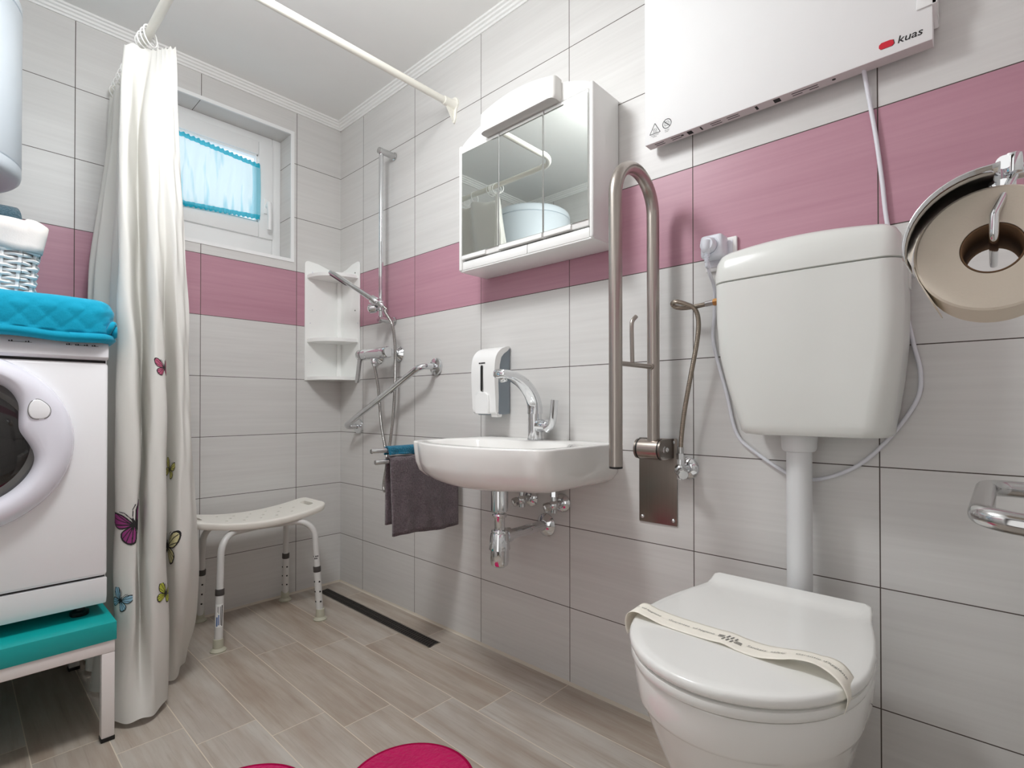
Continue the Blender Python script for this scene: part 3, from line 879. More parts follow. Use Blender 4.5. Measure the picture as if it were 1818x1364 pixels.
for k in range(9):
    a = math.radians(66-k*6.5)
    for q in range(2):
        c = V(O[0]+(.176+.008*q)*math.cos(a), O[1]+(.176+.008*q)*math.sin(a), 1.514)
        d1 = V(-math.sin(a), math.cos(a), 0); d2 = V(math.cos(a), math.sin(a), 0)
        b.loft([[c+d1*.008+d2*.003+V(0, 0, h), c-d1*.008+d2*.003+V(0, 0, h), c-d1*.008-d2*.003+V(0, 0, h), c+d1*.008-d2*.003+V(0, 0, h)] for h in (0, .004)])
b.build('display_strip', 'led', bo)
b = MB(); b.box(0, .10, -1.55, -1.26, 1.86, 1.90, .004); b.build('wall_bracket', 'enamel', bo)
b = MB()
for y in (-1.44, -1.37): b.tube(rounded([(.25, y, 1.53), (.25, y, 1.46), (.0, y, 1.46)], .03), .009, 12)
b.build('water_pipe', 'chrome_soft', bo)

# ------------------------------------------------------------------ shower stool
st = thing('shower_stool', (.21, -.47, 0), 'cream bathing stool with curved seat and four white tube legs', 'stool')
SY0, SY1 = -.738, -.232
def seat_z(y): return .428+.034*((y-(SY0+SY1)/2)/.253)**2
b = MB()
nx, ny = 44, 90
sxc = .208
def seat_half(y):
    t = (y-(SY0+SY1)/2)/.253
    return .122-.012*abs(t)**2.4
def seat_ring(dz, inset, n=1):
    P = []
    hy = (SY1-SY0)/2-inset; cy = (SY0+SY1)/2
    ys = [cy+hy*math.sin(PI/2*(-1+2*j/40.)) for j in range(41)]
    def hx(y):
        h = seat_half(y)-inset; cr = .032; e_ = hy-abs(y-cy)
        if e_ < cr: h -= cr-math.sqrt(max(0, cr*cr-(cr-e_)**2))
        return h
    R = [(sxc+hx(y), y) for y in ys]; L = [(sxc-hx(y), y) for y in ys[::-1]]
    return [(x, y, seat_z(y)+dz) for x, y in R+L]
def rows_between(k0, k1): pass
def seat_rows(dz, inset, m=24):
    """rows across the seat for its top or underside"""
    rg = seat_ring(dz, inset); n_ = len(rg)//2
    out = []
    for j in range(n_):
        a_, c_ = rg[j], rg[-1-j]
        out.append([(a_[0]+(c_[0]-a_[0])*i/m, a_[1], a_[2]) for i in range(m+1)])
    return out
b = MB()
T = b.grid(seat_rows(0, .004)); U = b.grid(seat_rows(-.026, .004))
def rim(G): return [r[0] for r in G]+[G[-1][i] for i in range(1, len(G[0])-1)]+[r[-1] for r in G[::-1]]+[G[0][i] for i in range(len(G[0])-2, 0, -1)]
def shifted(G, dz, k):
    out = []
    for q in rim(G):
        d = Vector((q.co.x-sxc, (q.co.y-(SY0+SY1)/2)*.35, 0)).normalized()
        out.append(b.bm.verts.new(q.co+d*k+V(0, 0, dz)))
    return out
A1 = shifted(T, -.0025, .0032); A2 = shifted(T, -.007, .0045); A3 = shifted(U, .005, .0035)
for p_, q_ in ((rim(T), A1), (A1, A2), (A2, A3), (A3, rim(U))): b.bridge(p_, q_)
seat = b.build('seat', 'stool_seat', st, angle=60)
cut = MB()
for yc in (SY0+.041, SY1-.041):
    P = [(sxc+s_*.034+.0115*math.cos(a_), yc+.0115*math.sin(a_)) for s_, a0 in ((1, -PI/2), (-1, PI/2)) for a_ in [a0+PI*k/10 for k in range(11)]]
    cut.prism(P, 'z', .38, .52)
for i in range(3):
    for j in range(-2, 3):
        cut.cyl((sxc-.055+.055*i, -.485+.062*j+(.031 if i % 2 else 0), .38), (sxc-.055+.055*i, -.485+.062*j+(.031 if i % 2 else 0), .52), .0058, n=14)
co = cut.build('cutter', 'stool_seat', st)
bo_ = seat.modifiers.new('holes', 'BOOLEAN'); bo_.operation = 'DIFFERENCE'; bo_.object = co; bo_.solver = 'EXACT'
dg_ = bpy.context.evaluated_depsgraph_get(); dg_.update()
me_ = bpy.data.meshes.new_from_object(seat.evaluated_get(dg_)); seat.modifiers.clear()
seat.data = me_; me_.name = 'seat'; me_.set_sharp_from_angle(angle=math.radians(40))
bpy.data.objects.remove(co)
for (fx, fy, kx, ky, tx) in ((.360, -.668, .338, -.652, .240), (.366, -.290, .340, -.304, .240), (.054, -.296, .085, -.305, .130), (.026, -.630, .080, -.632, .130)):
    zt = .391
    path = rounded([(tx, -.485, zt), (kx, ky, .404), (fx, fy, .012)], .070, 12)
    b = MB(); b.tube(path, .0118, 16)
    lg = b.build('leg', 'stool_leg', st, angle=60)
    top = V(kx, ky, .404); bot = V(fx, fy, 0); d = (bot-top)
    def along(z): return top+d*((top.z-z)/(top.z-bot.z))
    b = MB(); b.cyl(along(.215), along(.192), .0150, n=20, bev=.002); b.build('collar', 'darkgrey', lg)
    b = MB(); b.cyl(along(.195), along(.03), .0138, n=20); b.build('sleeve', 'stool_leg', lg)
    if not (fx > .2 and fy < -.5):
        for z in (.155, .115, .075):
            c = along(z); sx = 1 if fx > .2 else -1
            q = MB(); q.cyl(c+V(0, -.0146, 0), c+V(0, -.012, 0), .0035, n=12); q.build('adjusting_hole', 'black', lg)
            q = MB(); q.cyl(c+V(.0146, 0, 0), c+V(.012, 0, 0), .0035, n=12); q.build('adjusting_hole', 'black', lg)
    b = MB(); b.lathe([(.026, 0), (.0265, .004), (.021, .009), (.0175, .013), (.0165, .040), (.0155, .044)], (fx, fy, 0), (0, 0, 1), 28); b.build('rubber_foot', 'stool_foot', lg)
    if fx > .2 and fy < -.5:
        b = MB(); c0, c1 = along(.165), along(.085)
        ax = (c1-c0).normalized(); u0 = V(1, -.3, 0).normalized()
        rows = [[c+(u0*math.cos(a)+ax.cross(u0)*math.sin(a))*.01415 for a in [(-1.0+2.0*k/10) for k in range(11)]] for c in (c0, c1)]
        b.grid(rows); b.build('label_sticker', 'white', lg)
        b = MB()
        for q, (t0, t1, a0, a1) in enumerate(((.05, .95, -.75, -.5), (.1, .9, -.35, -.2), (.45, .9, .0, .25), (.55, .95, .35, .7), (.1, .4, .1, .2), (.1, .35, .35, .45))):
            rows = [[c0.lerp(c1, t)+(u0*math.cos(a)+ax.cross(u0)*math.sin(a))*.01435 for a in [a0+(a1-a0)*k/3 for k in range(4)]] for t in (t0, t1)]
            b.mi = 0 if q < 2 or q > 3 else 1; b.grid(rows)
        b.build('label_print', ['ink', 'sticker_blue'], lg)
    if fx > .2 and fy > -.5:
        b = MB(); c0, c1 = along(.262), along(.245)
        ax = (c1-c0).normalized(); u0 = V(1, -.8, 0).normalized()
        for k in range(5):
            for q in range(2):
                if (k*3+q) % 4 == 1: continue
                a0 = -.9+k*.38; t0 = .1+.5*q
                rows = [[c0.lerp(c1, t)+(u0*math.cos(a)+ax.cross(u0)*math.sin(a))*.0121 for a in (a0, a0+.14, a0+.28)] for t in (t0, t0+.35)]
                b.grid(rows)
        b.build('printed_mark', 'ink', lg)
for ty in (-.545, -.40):
    b = MB(); b.box(.125, .245, ty-.012, ty+.012, seat_z(ty)-.0265, seat_z(ty)-.0225)
    for x in (.145, .235): b.cyl((x, ty, .393), (x, ty, seat_z(ty)-.024), .010, n=12)
    b.build('mounting_bracket', 'stool_leg', st)
# ------------------------------------------------------------------ corner shelf
cs = thing('corner_shelf', (.0, .0, .99), 'white plastic corner shelf with three rounded tiers in the shower corner', 'shelf')
SZ0, SZ1, SW = .990, 1.556, .186
b = MB()
def side(poly_axis):
    r = .018; P = [(.0, SZ0), (SW, SZ0), (SW, SZ1-r)]
    P += [(SW-r+r*math.cos(a), SZ1-r+r*math.sin(a)) for a in [PI/2*k/6 for k in range(1, 7)]]
    P += [(.12, SZ1-.006), (.07, SZ1-.022), (.012, SZ1-.030), (.0, SZ1-.030)]
    return P
b.prism([(x, z) for x, z in side(0)], 'y', -.0075, -.0015, .0012)
b.prism([(-x, z) for x, z in side(0)], 'x', .0015, .0075, .0012)
b.cyl((.014, -.014, SZ0+.01), (.014, -.014, SZ1-.03), .0125, n=20)
b.build('back_panel', 'shelf', cs)
for z in (SZ0+.001, 1.170, 1.474):
    b = MB(); P = [(.004, -.004)]
    r = .170
    P += [(.004+.172, -.004)]
    P += [(.006+r*math.cos(a)**.86 if math.cos(a) > 0 else .006, -.006-r*math.sin(a)**.86) for a in [PI/2*k/24 for k in range(1, 24)]]
    P += [(.004, -.176)]
    b.prism([(x, y) for x, y in P], 'z', z, z+.016, .0025, 2)
    b.build('tier', 'shelf', cs)
for z in (1.505, 1.325, 1.262, 1.075):
    b = MB(); b.cyl((.006, -.160 if z < 1.3 else -.15, z), (.0086, -.160 if z < 1.3 else -.15, z), .003, n=12); b.build('screw_cap', 'cable', cs)
    b = MB(); b.cyl((.150 if z > 1.3 else .172, -.006, z), (.150 if z > 1.3 else .172, -.0086, z), .0032, n=12); b.build('screw_cap', 'darkgrey' if z > 1.3 else 'cable', cs)

# ------------------------------------------------------------------ shower fittings
BXR, BYR = .462, -.068
sr = thing('shower_slide_bar', (BXR, 0, 1.25), 'tall chrome slide bar on two wall brackets with the hand shower holder', 'shower rail')
b = MB(); b.cyl((BXR, BYR, 1.238), (BXR, BYR, 1.975), .0095, n=24, bev=.001); b.build('bar', 'chrome', sr)
for z in (1.962, 1.240):
    b = MB(); b.lathe([(.0165, 0), (.0165, .006), (.0135, .007), (.0135, .080), (.0125, .0825), (.0005, .0835)], (BXR+.002, 0, z), (0, -1, 0), 28); b.build('bracket', 'chrome_soft', sr)
b = MB(); HZ = 1.297
b.cyl((BXR, BYR, HZ-.022), (BXR, BYR, HZ+.020), .0165, n=24, bev=.003)
b.lathe([(.010, 0), (.019, .004), (.021, .016), (.020, .034), (.012, .040)], (BXR-.012, BYR-.01, HZ-.006), (-.8, -.55, -.15), 24)
hd = V(-.225, -.095, .152).normalized()
hp = V(BXR+.004, BYR-.034, HZ+.018)
b.cyl(hp-hd*.016, hp+hd*.016, .0165, .0185, n=24, bev=.002)
b.cyl((BXR, BYR, HZ+.004), hp, .011, n=16)
b.build('slider', 'chrome', sr)
hs = thing('hand_shower', tuple(hp), 'slim chrome hand shower resting tilted in the slide bar holder with its metal hose', 'hand shower')
hd_len = .265
side_ = hd.cross(V(0, 0, 1)).normalized(); upd = side_.cross(hd).normalized()
def sect(t, w, h, lift=0.):
    c = hp+hd*t+upd*lift
    return [c+side_*w*math.copysign(abs(math.cos(a))**.6, math.cos(a))+upd*h*math.copysign(abs(math.sin(a))**.6, math.sin(a)) for a in [2*PI*k/24 for k in range(24)]]
b = MB(); b.loft([sect(-.024, .0075, .0075), sect(-.020, .0105, .0105), sect(.02, .0115, .0115), (sect(.06, .0115, .0105)), sect(.13, .0145, .009), sect(.155, .0185, .0095), sect(.255, .0195, .0100), sect(.262, .0180, .0085), sect(.265, .012, .005)])
b.build('handset', 'chrome', hs, angle=50)
b = MB(); b.loft([[hp+hd*t-upd*(.0095+q)+side_*s*.0150 for t, s in ((.158, -1), (.158, 1), (.254, 1), (.254, -1))] for q in (0, .0022)]); b.build('spray_face', 'darkgrey', hs)
b = MB(); b.loft([sect(-.052, .0075, .0075), sect(-.046, .0105, .0105), sect(-.026, .0105, .0105), sect(-.020, .0095, .0095)]); b.build('hose_nut', 'chrome', hs)
he = hp-hd*.05
HP = catmull([he, he-hd*.02+V(.002, 0, -.008), V(.524, -.088, 1.262), V(.548, -.070, 1.211), V(.538, -.050, 1.137), V(.528, -.040, 1.062), V(.524, -.040, .943), V(.512, -.040, .824), V(.488, -.040, .703), V(.462, -.040, .604), V(.443, -.040, .530), V(.452, -.043, .502), V(.471, -.045, .518), V(.484, -.050, .575), V(.481, -.050, .643), V(.469, -.050, .690), V(.439, -.050, .786), V(.423, -.050, .896), V(.427, -.062, .970), V(.430, -.080, 1.042)], 8)
b = MB(); b.tube(HP, .0066, 10); b.build('hose', 'hose', hs, angle=60)

mxr = thing('shower_mixer', (.42, 0, 1.09), 'chrome wall mounted shower mixer with single lever below the slide bar', 'mixer tap')
MZ = 1.094
b = MB(); b.lathe([(.0005, .0), (.018, .0), (.024, .004), (.0245, .03), (.0235, .036), (.0245, .04), (.0245, .145), (.0235, .150), (.0245, .154), (.0245, .188), (.021, .194), (.0005, .196)], (.345, -.080, MZ), (1, 0, 0), 32); b.build('body', 'chrome', mxr)
for x in (.352, .500):
    b = MB(); b.lathe([(.033, 0), (.0335, .003), (.030, .007), (.021, .016), (.018, .020)], (x, 0, MZ), (0, -1, 0), 32)
    b.cyl((x, -.015, MZ), (x, -.064, MZ), .0165, n=6); b.build('rosette', 'chrome', mxr)
b = MB(); b.lathe([(.014, .0), (.0165, .004), (.0165, .02), (.012, .024), (.0115, .034)], (.430, -.080, MZ-.020), (0, 0, -1), 24); b.build('hose_outlet', 'chrome', mxr)
b = MB(); b.lathe([(.0235, 0), (.0245, .003), (.0245, .026), (.022, .030), (.0005, .031)], (.343, -.080, MZ), (-1, 0, 0), 28)
L0 = V(.327, -.086, MZ-.005)
b.loft([[L0+V(s*.009*w, q*.0045-.016*t, -.118*t) for s, q in ((-1, -1), (1, -1), (1, 1), (-1, 1))] for t, w in ((-.1, 1.5), (0, 1.6), (.25, 1.25), (.6, 1.2), (.92, 1.15), (1., .8))])
b.build('lever', 'chrome_soft', mxr, angle=50)

gb = thing('grab_bar', (.44, 0, .90), 'slanted chrome grab bar on the tiled wall between shower and washbasin', 'grab bar')
pa, pb = V(.178, 0, .772), V(.755, 0, 1.026)
b = MB(); b.tube(rounded([pa+V(0, -.006, 0), pa+V(0, -.078, .0), pb+V(0, -.078, 0), pb+V(0, -.006, 0)], [.045, .045], 14), .0125, 20); b.build('bar', 'chrome', gb, angle=60)
for p in (pa, pb):
    b = MB(); b.lathe([(.0345, 0), (.035, .003), (.033, .010), (.022, .014), (.016, .015)], p, (0, -1, 0), 36); b.build('flange', 'chrome', gb)

# ------------------------------------------------------------------ washbasin
BC = 1.315
wb = thing('washbasin', (BC, 0, .76), 'white wall hung ceramic washbasin with a bowed front edge', 'washbasin')
def basin_ring(z, w, dfront, dside, rc=.07, n=16, y0=-.0015):
    """plan outline: straight back and sides, bowed front; w half width, dfront depth in the middle, dside depth at the sides"""
    P = [(BC+w, y0)]
    # right side to the corner
    def bow(t): return -(dside+(dfront-dside)*(1-abs(t)**2.2))
    pts = [(BC+w, y0), (BC+w, -dside*.5), (BC+w, -(dside-rc))]
    for k in range(1, 9):
        a = PI/2*k/8
        pts.append((BC+w-rc+rc*math.cos(a), -(dside-rc)-rc*math.sin(a)*(1.0)))
    m = 22
    x0 = w-rc
    for k in range(1, m):
        t = 1-2*k/m
        xx = x0*t
        pts.append((BC+xx, -dside-(dfront-dside)*(1-abs(t)**2.2)))
    for k in range(0, 9):
        a = PI/2+PI/2*k/8
        pts.append((BC-w+rc+rc*math.cos(a), -(dside-rc)-rc*math.sin(a)))
    pts += [(BC-w, -dside*.5), (BC-w, y0)]
    for k in range(1, 14): pts.append((BC-w+2*w*k/14, y0))
    return [(x, y, z) for x, y in pts]
def bowl_ring(z, w, d, c=-.235, n_=None):
    out = []
    ref = basin_ring(0, .315, .40, .335)
    for x, y, _ in ref:
        dx, dy = (x-BC)/.315, (y+.2)/.2
        L = max(1e-6, math.hypot(dx, dy)); a = math.atan2(dy, dx)
        q = 2.8
        rr = 1/((abs(math.cos(a))**q+abs(math.sin(a))**q)**(1/q))
        out.append((BC+w*rr*math.cos(a), c+d*rr*math.sin(a), z))
    return out
b = MB(); RT = .762
def br(z, i, rc): return basin_ring(z, .2755-i, .406-i, .350-i, rc)
rings = [br(.630, .17, .05), br(.633, .115, .060), br(.6385, .072, .060), br(.6465, .043, .058), br(.657, .024, .056), br(.674, .0105, .054), br(.70, .004, .052), br(.735, .001, .051), br(RT-.005, 0, .050), br(RT-.0015, .001, .049), br(RT, .0045, .046)]
inner = [bowl_ring(RT-.0005, .245, .130), bowl_ring(RT-.006, .240, .126), bowl_ring(RT-.035, .228, .118), bowl_ring(RT-.075, .19, .098), bowl_ring(RT-.100, .115, .062), bowl_ring(RT-.106, .03, .02)]
b.loft(rings+inner)
b.build('bowl', 'ceramic', wb, angle=85)
b = MB(); b.lathe([(.0005, 0), (.012, .002), (.0135, 0), (.0135, -.004)], (BC, -.235-.05, RT-.040), (0, .55, .8), 20); b.build('overflow_ring', 'chrome', wb)
b = MB(); b.cyl((BC, -.235, RT-.108), (BC, -.235, RT-.099), .022, n=28, bev=.002); b.build('waste_plug', 'chrome', wb)

tp = thing('basin_tap', (1.32, -.062, RT), 'chrome swan neck basin tap with side lever on the washbasin', 'tap')
b = MB(); TX, TY = 1.320, -.062
b.lathe([(.0245, 0), (.025, .003), (.0225, .006), (.0220, .060), (.0225, .064), (.0215, .085)], (TX, TY, RT), (0, 0, 1), 32)
b.build('body', 'chrome', tp)
ctl = catmull([V(TX, TY, RT+.083), V(TX, TY-.001, RT+.105), V(TX, TY-.010, RT+.130), V(TX, TY-.034, RT+.160), V(TX, TY-.070, RT+.184), V(TX, TY-.115, RT+.199), V(TX, TY-.165, RT+.203)], 7)
b = MB(); rings = []
for i, p in enumerate(ctl):
    t = i/(len(ctl)-1); a, c = ctl[max(0, i-1)], ctl[min(len(ctl)-1, i+1)]
    d = (c-a).normalized(); n_ = V(1, 0, 0).cross(d).normalized()
    w = .0220+.001*t; h = .0215-.0085*t
    rings.append([p+V(1, 0, 0)*w*math.copysign(abs(math.cos(q))**.7, math.cos(q))+n_*h*math.copysign(abs(math.sin(q))**.7, math.sin(q)) for q in [2*PI*k/24 for k in range(24)]])
b.loft(rings)
rings[-1] = rings[-1]
b.loft([rings[-1], [ctl[-1]+(q-ctl[-1])*.8+V(0, -.004, -.001) for q in rings[-1]], [ctl[-1]+(q-ctl[-1])*.45+V(0, -.006, -.001) for q in rings[-1]]], cap0=False)
b.lathe([(.0115, 0), (.0115, .016), (.0095, .018)], ctl[-1]+V(0, .018, -.006), (0, .25, -1), 22)
b.build('spout', 'chrome', tp, angle=50)
b = MB(); b.cyl((TX+.012, TY, RT+.046), (TX+.056, TY, RT+.046), .0215, .0185, n=28, bev=.004)
lev = catmull([V(TX+.050, TY-.004, RT+.036), V(TX+.070, TY-.006, RT+.050), V(TX+.080, TY-.008, RT+.080), V(TX+.087, TY-.010, RT+.126)], 6)
rings = []
for i, p in enumerate(lev):
    a, c = lev[max(0, i-1)], lev[min(len(lev)-1, i+1)]; d = (c-a).normalized(); n_ = V(0, 1, 0).cross(d).normalized()
    t = i/(len(lev)-1.)
    rings.append([p+V(0, 1, 0)*.016*math.cos(q)+n_*(.0135-.0060*min(1, t*1.4))*math.sin(q) for q in [2*PI*k/18 for k in range(18)]])
b.loft(rings); b.build('lever', 'chrome', tp, angle=50)

tr = thing('bottle_trap', (BC, -.2, .4), 'chrome bottle trap hanging under the washbasin with pipe into the wall', 'trap')
TYp = -.218
b = MB(); b.lathe([(.0255, .650), (.0255, .562), (.024, .560), (.0155, .560), (.0155, .555), (.0205, .553), (.0225, .548), (.0205, .543), (.0165, .541), (.0160, .540), (.0160, .506), (.0235, .505), (.0245, .503), (.0245, .497), (.0235, .496)], (BC, TYp, 0), (0, 0, 1), 32); b.build('tail_pipe', 'chrome', tr)
b = MB(); b.lathe([(.0235, .4985), (.0260, .495), (.0320, .455), (.0325, .449), (.0275, .447), (.0280, .440), (.0280, .415), (.0255, .403), (.018, .397), (.0005, .395)], (BC, TYp, 0), (0, 0, 1), 36); b.build('cup', 'chrome', tr)
b = MB(); b.cyl((BC, TYp+.020, .483), (BC, -.002, .483), .0160, n=28); b.lathe([(.0225, 0), (.0230, .004), (.0230, .018), (.0175, .022)], (BC, TYp+.022, .483), (0, 1, 0), 30); b.build('wall_pipe', 'chrome', tr)
b = MB(); b.lathe([(.037, 0), (.0375, .003), (.030, .010), (.020, .016), (.017, .018)], (BC, 0, .483), (0, -1, 0), 36); b.build('rosette', 'chrome', tr)

def angle_valve(x, z, label, flip=1, knob_up=False):
    av = thing('angle_valve', (x, 0, z), label, 'valve', None)
    b = MB(); b.lathe([(.0295, 0), (.030, .002), (.027, .007), (.016, .013), (.0125, .014)], (x, 0, z), (0, -1, 0), 30); b.build('rosette', 'chrome', av)
    b = MB(); b.cyl((x, -.010, z), (x, -.052, z), .0105, n=20); b.sphere((x, -.045, z), .0165, 18)
    b.cyl((x, -.045, z), (x, -.045, z+.030), .0095, n=18); b.build('body', 'chrome', av)
    b = MB(); b.cyl((x, -.045, z+.026), (x, -.045, z+.042), .0115, n=6); b.build('nut', 'chrome', av)
    b = MB(); d = V(-.55*flip, -.75, -.28).normalized(); c = V(x, -.045, z)
    b.lathe([(.008, .010), (.0135, .014), (.0145, .018), (.0145, .030), (.012, .034), (.0005, .035)], c, d, 8); b.build('knob', 'chrome_soft', av)
    b = MB(); b.cyl((x, -.045, z-.010), (x, -.045, z-.024), .0105, n=16); b.build('outlet_cap', 'chrome', av)
    return av
v1 = angle_valve(1.250, .563, 'chrome angle valve under the washbasin, the one beside the bottle trap')
v2 = angle_valve(1.382, .562, 'chrome angle valve under the washbasin, just above the wall rosette of the trap')
for v_, x in ((v1, 1.250), (v2, 1.382)):
    b = MB(); b.cyl((x, -.045, .604), (x, -.045, .648), .005, n=12); b.build('riser', 'chrome', v_)

# soap dispenser
sd = thing('soap_dispenser', (1.10, 0, .955), 'white and grey soap dispenser mounted on the tiles above the washbasin', 'soap dispenser')
DXa, DXb = 1.046, 1.160
body = [(0, .842), (-.055, .838), (-.064, .850), (-.068, .93), (-.066, 1.035), (-.052, 1.055), (-.020, 1.068), (0, 1.070)]
b = MB(); b.prism(body, 'x', DXa+.004, DXb-.003, .006, 3); b.build('body', 'grey_panel', sd, angle=40)
pr1 = [(-.004, 1.0735), (-.022, 1.0735), (-.050, 1.0635), (-.071, 1.044), (-.080, 1.020), (-.083, .98), (-.081, .93), (-.078, .885), (-.076, .850), (-.070, .843)]
pr2 = [(-.060, .846), (-.062, .90), (-.064, .95), (-.062, 1.01), (-.054, 1.038), (-.040, 1.052), (-.020, 1.064), (-.004, 1.0665)]
b = MB(); b.prism([(p.x, p.y) for p in catmull([V(y, z, 0) for y, z in pr1], 4)]+pr2, 'x', DXa, DXb, .005, 3); b.build('front_cover', 'white', sd, angle=40)
b = MB(); xm = (DXa+DXb)/2-.003; P = []
for k in range(24):
    a = 2*PI*k/24; P.append((xm+.006*math.cos(a), .964+.045*math.sin(a)/abs(math.sin(a)) * (1 if abs(math.sin(a)) > 1e-6 else 0)*.86+.006*math.sin(a)) if abs(math.sin(a)) > 1e-6 else (xm+.006*math.cos(a), .964+.0387*(1 if k == 0 else -1)))
P = [(xm+.0062*math.cos(a), .964+s*.039+.0062*math.sin(a)) for s, a0 in ((1, 0), (-1, PI)) for a in [a0+PI*k/10 for k in range(11)]]
b.loft([[(x, -.0800, z) for x, z in P], [(x, -.0845, z) for x, z in P]]); b.build('window_frame', 'chrome_soft', sd)
P2 = [(xm+.0044*math.cos(a), .964+s*.039+.0044*math.sin(a)) for s, a0 in ((1, 0), (-1, PI)) for a in [a0+PI*k/10 for k in range(11)]]
b = MB(); b.loft([[(x, -.082, z) for x, z in P2], [(x, -.0852, z) for x, z in P2]]); b.build('level_window', 'dark', sd)
b = MB(); P = [(xm-.031, .842), (xm+.031, .842), (xm+.033, .885), (xm+.030, .908), (xm+.016, .917), (xm-.016, .917), (xm-.030, .908), (xm-.033, .885)]
b.loft([[(x, -.072, z) for x, z in P], [(x, -.0835, z) for x, z in P], [(xm+(x-xm)*.93, -.0862, .88+(z-.88)*.95) for x, z in P]]); b.build('push_lever', 'white', sd, angle=40)
b = MB(); b.box(DXb-.036, DXb-.004, -.066, -.040, .831, .846, .005); b.build('nozzle', 'white', sd)
b = MB()
for k, w in enumerate((.0036, .0020, .0036, .0036, .0036, .0030)): b.box(xm-.016+.0052*k, xm-.016+.0052*k+w+.0006, -.0812, -.0829, 1.0145, 1.0182)
b.build('maker_mark', 'ink', sd)

# towel rail with two arms and two towels
tw = thing('towel_rail', (.895, 0, .70), 'chrome wall towel holder with two arms sticking out beside the washbasin', 'towel rail')
b = MB(); b.cyl((.895, 0, .700), (.895, -.010, .700), .030, n=30, bev=.002); b.cyl((.895, -.022, .668), (.895, -.022, .734), .012, n=22, bev=.001); b.cyl((.895, -.005, .700), (.895, -.024, .700), .012, n=18); b.build('wall_mount', 'chrome', tw)
for z, x, l in ((.7205, .893, .386), (.6840, .898, .374)):
    b = MB(); b.cyl((x, -.022, z), (x, -l, z), .0080, n=20, bev=.001); b.build('arm', 'chrome', tw)
def hanging(name, m, x, z, r, y0, y1, zf, zb, th, label, wob=1., fx=.012, bx=-.010):
    """towel folded over an arm along y: front fall to zf, rear fall to zb"""
    b = MB(); rows = []; prof = []
    for k in range(18): prof.append((1, zf+(z-zf)*k/18.))
    arc = [PI*k/10 for k in range(11)]
    n = 46
    out = []
    ys = [y0+(y1-y0)*i/n for i in range(n+1)]
    def front(y, t):   # t 0 hem .. 1 top
        return x+r+fx*(1-t)+wob*.004*math.sin(y*38+t*4)*(1-t)+.003*math.sin(y*90)*(1-t)
    def back(y, t): return x-r+bx*(1-t)-wob*.003*math.sin(y*31+2)*(1-t)
    for k in range(19):
        t = k/18.; out.append([(front(y, t), y+.006*(1-t)*(1 if i_ < n/2 else -1)*0, zf+(z-zf)*t+.005*math.sin(y*16)*(1-t)) for i_, y in enumerate(ys)])
    for a in arc[1:-1]: out.append([(x+r*math.cos(a), y, z+r*math.sin(a)) for y in ys])
    for k in range(18, -1, -1):
        t = k/18.; out.append([(back(y, t), y, zb+(z-zb)*t+.004*math.sin(y*19+1)*(1-t)) for y in ys])
    b.grid(out)
    o = b.build(name, m, angle=180, solid=th, recalc=False)
    return tag(o, label, 'towel')
hanging('hand_towel', 'towel_dark', .898, .684, .0135, -.322, -.034, .432, .465, .009, 'dark plum grey hand towel hanging over the lower chrome arm beside the washbasin', 1., .010, -.006)
hanging('face_towel', 'towel_teal', .893, .7205, .0118, -.326, -.060, .7015, .7015, .006, 'small teal towel folded over the upper chrome arm, above the dark towel', .4, .002, -.003)
# ------------------------------------------------------------------ mirror cabinet
mc = thing('mirror_cabinet', (1.315, 0, 1.33), 'white bathroom cabinet with three mirror doors and an arched lamp on top', 'mirror cabinet')
CX0, CX1, CZ0, CZ1, CF = 1.040, 1.590, 1.330, 1.745, -.118
b = MB()
b.box(CX0, CX0+.014, CF-.019, -.001, CZ0, 1.760, .006, 3); b.box(CX1-.014, CX1, CF-.019, -.001, CZ0, 1.760, .006, 3)
b.box(CX0+.013, CX1-.013, CF, -.001, 1.364, 1.745); b.build('body', 'cabinet', mc)
b = MB(); b.box(CX0+.013, CX1-.013, CF-.0012, CF+.001, 1.364, 1.744); b.build('door_gap', 'dark', mc)
b = MB(); P = [(CX0+.004, 1.744)]
for k in range(25):
    t = -1+2*k/24; P.append((1.315+.273*t, 1.757+.066*(1-abs(t)**2.1)))
P.append((CX1-.004, 1.744))
P = P[::-1]
b.prism(P, 'y', CF-.012, -.05, .006, 3); b.build('header', 'cabinet', mc, angle=50)
b = MB(); Q = []
for k in range(25):
    t = -1+2*k/24; Q.append((1.325+.153*t, 1.810+.021*(1-abs(t)**2)))
Q = [(1.325-.150, 1.7455), (1.325-.155, 1.755)]+Q+[(1.325+.155, 1.755), (1.325+.150, 1.7455)]
def lampsec(y, k): return [(1.325+(x-1.325)*k, y, 1.770+(z-1.770)*k) for x, z in Q]
b.loft([lampsec(CF-.010, .99), lampsec(CF-.032, 1.), lampsec(CF-.041, .985), lampsec(CF-.046, .95), lampsec(CF-.048, .88)]); b.build('lamp_cover', 'lampcover', mc, angle=40)
xs = [CX0+.0145, 1.2315, 1.4145, CX1-.0145]
TILT = MIRROR_TILT
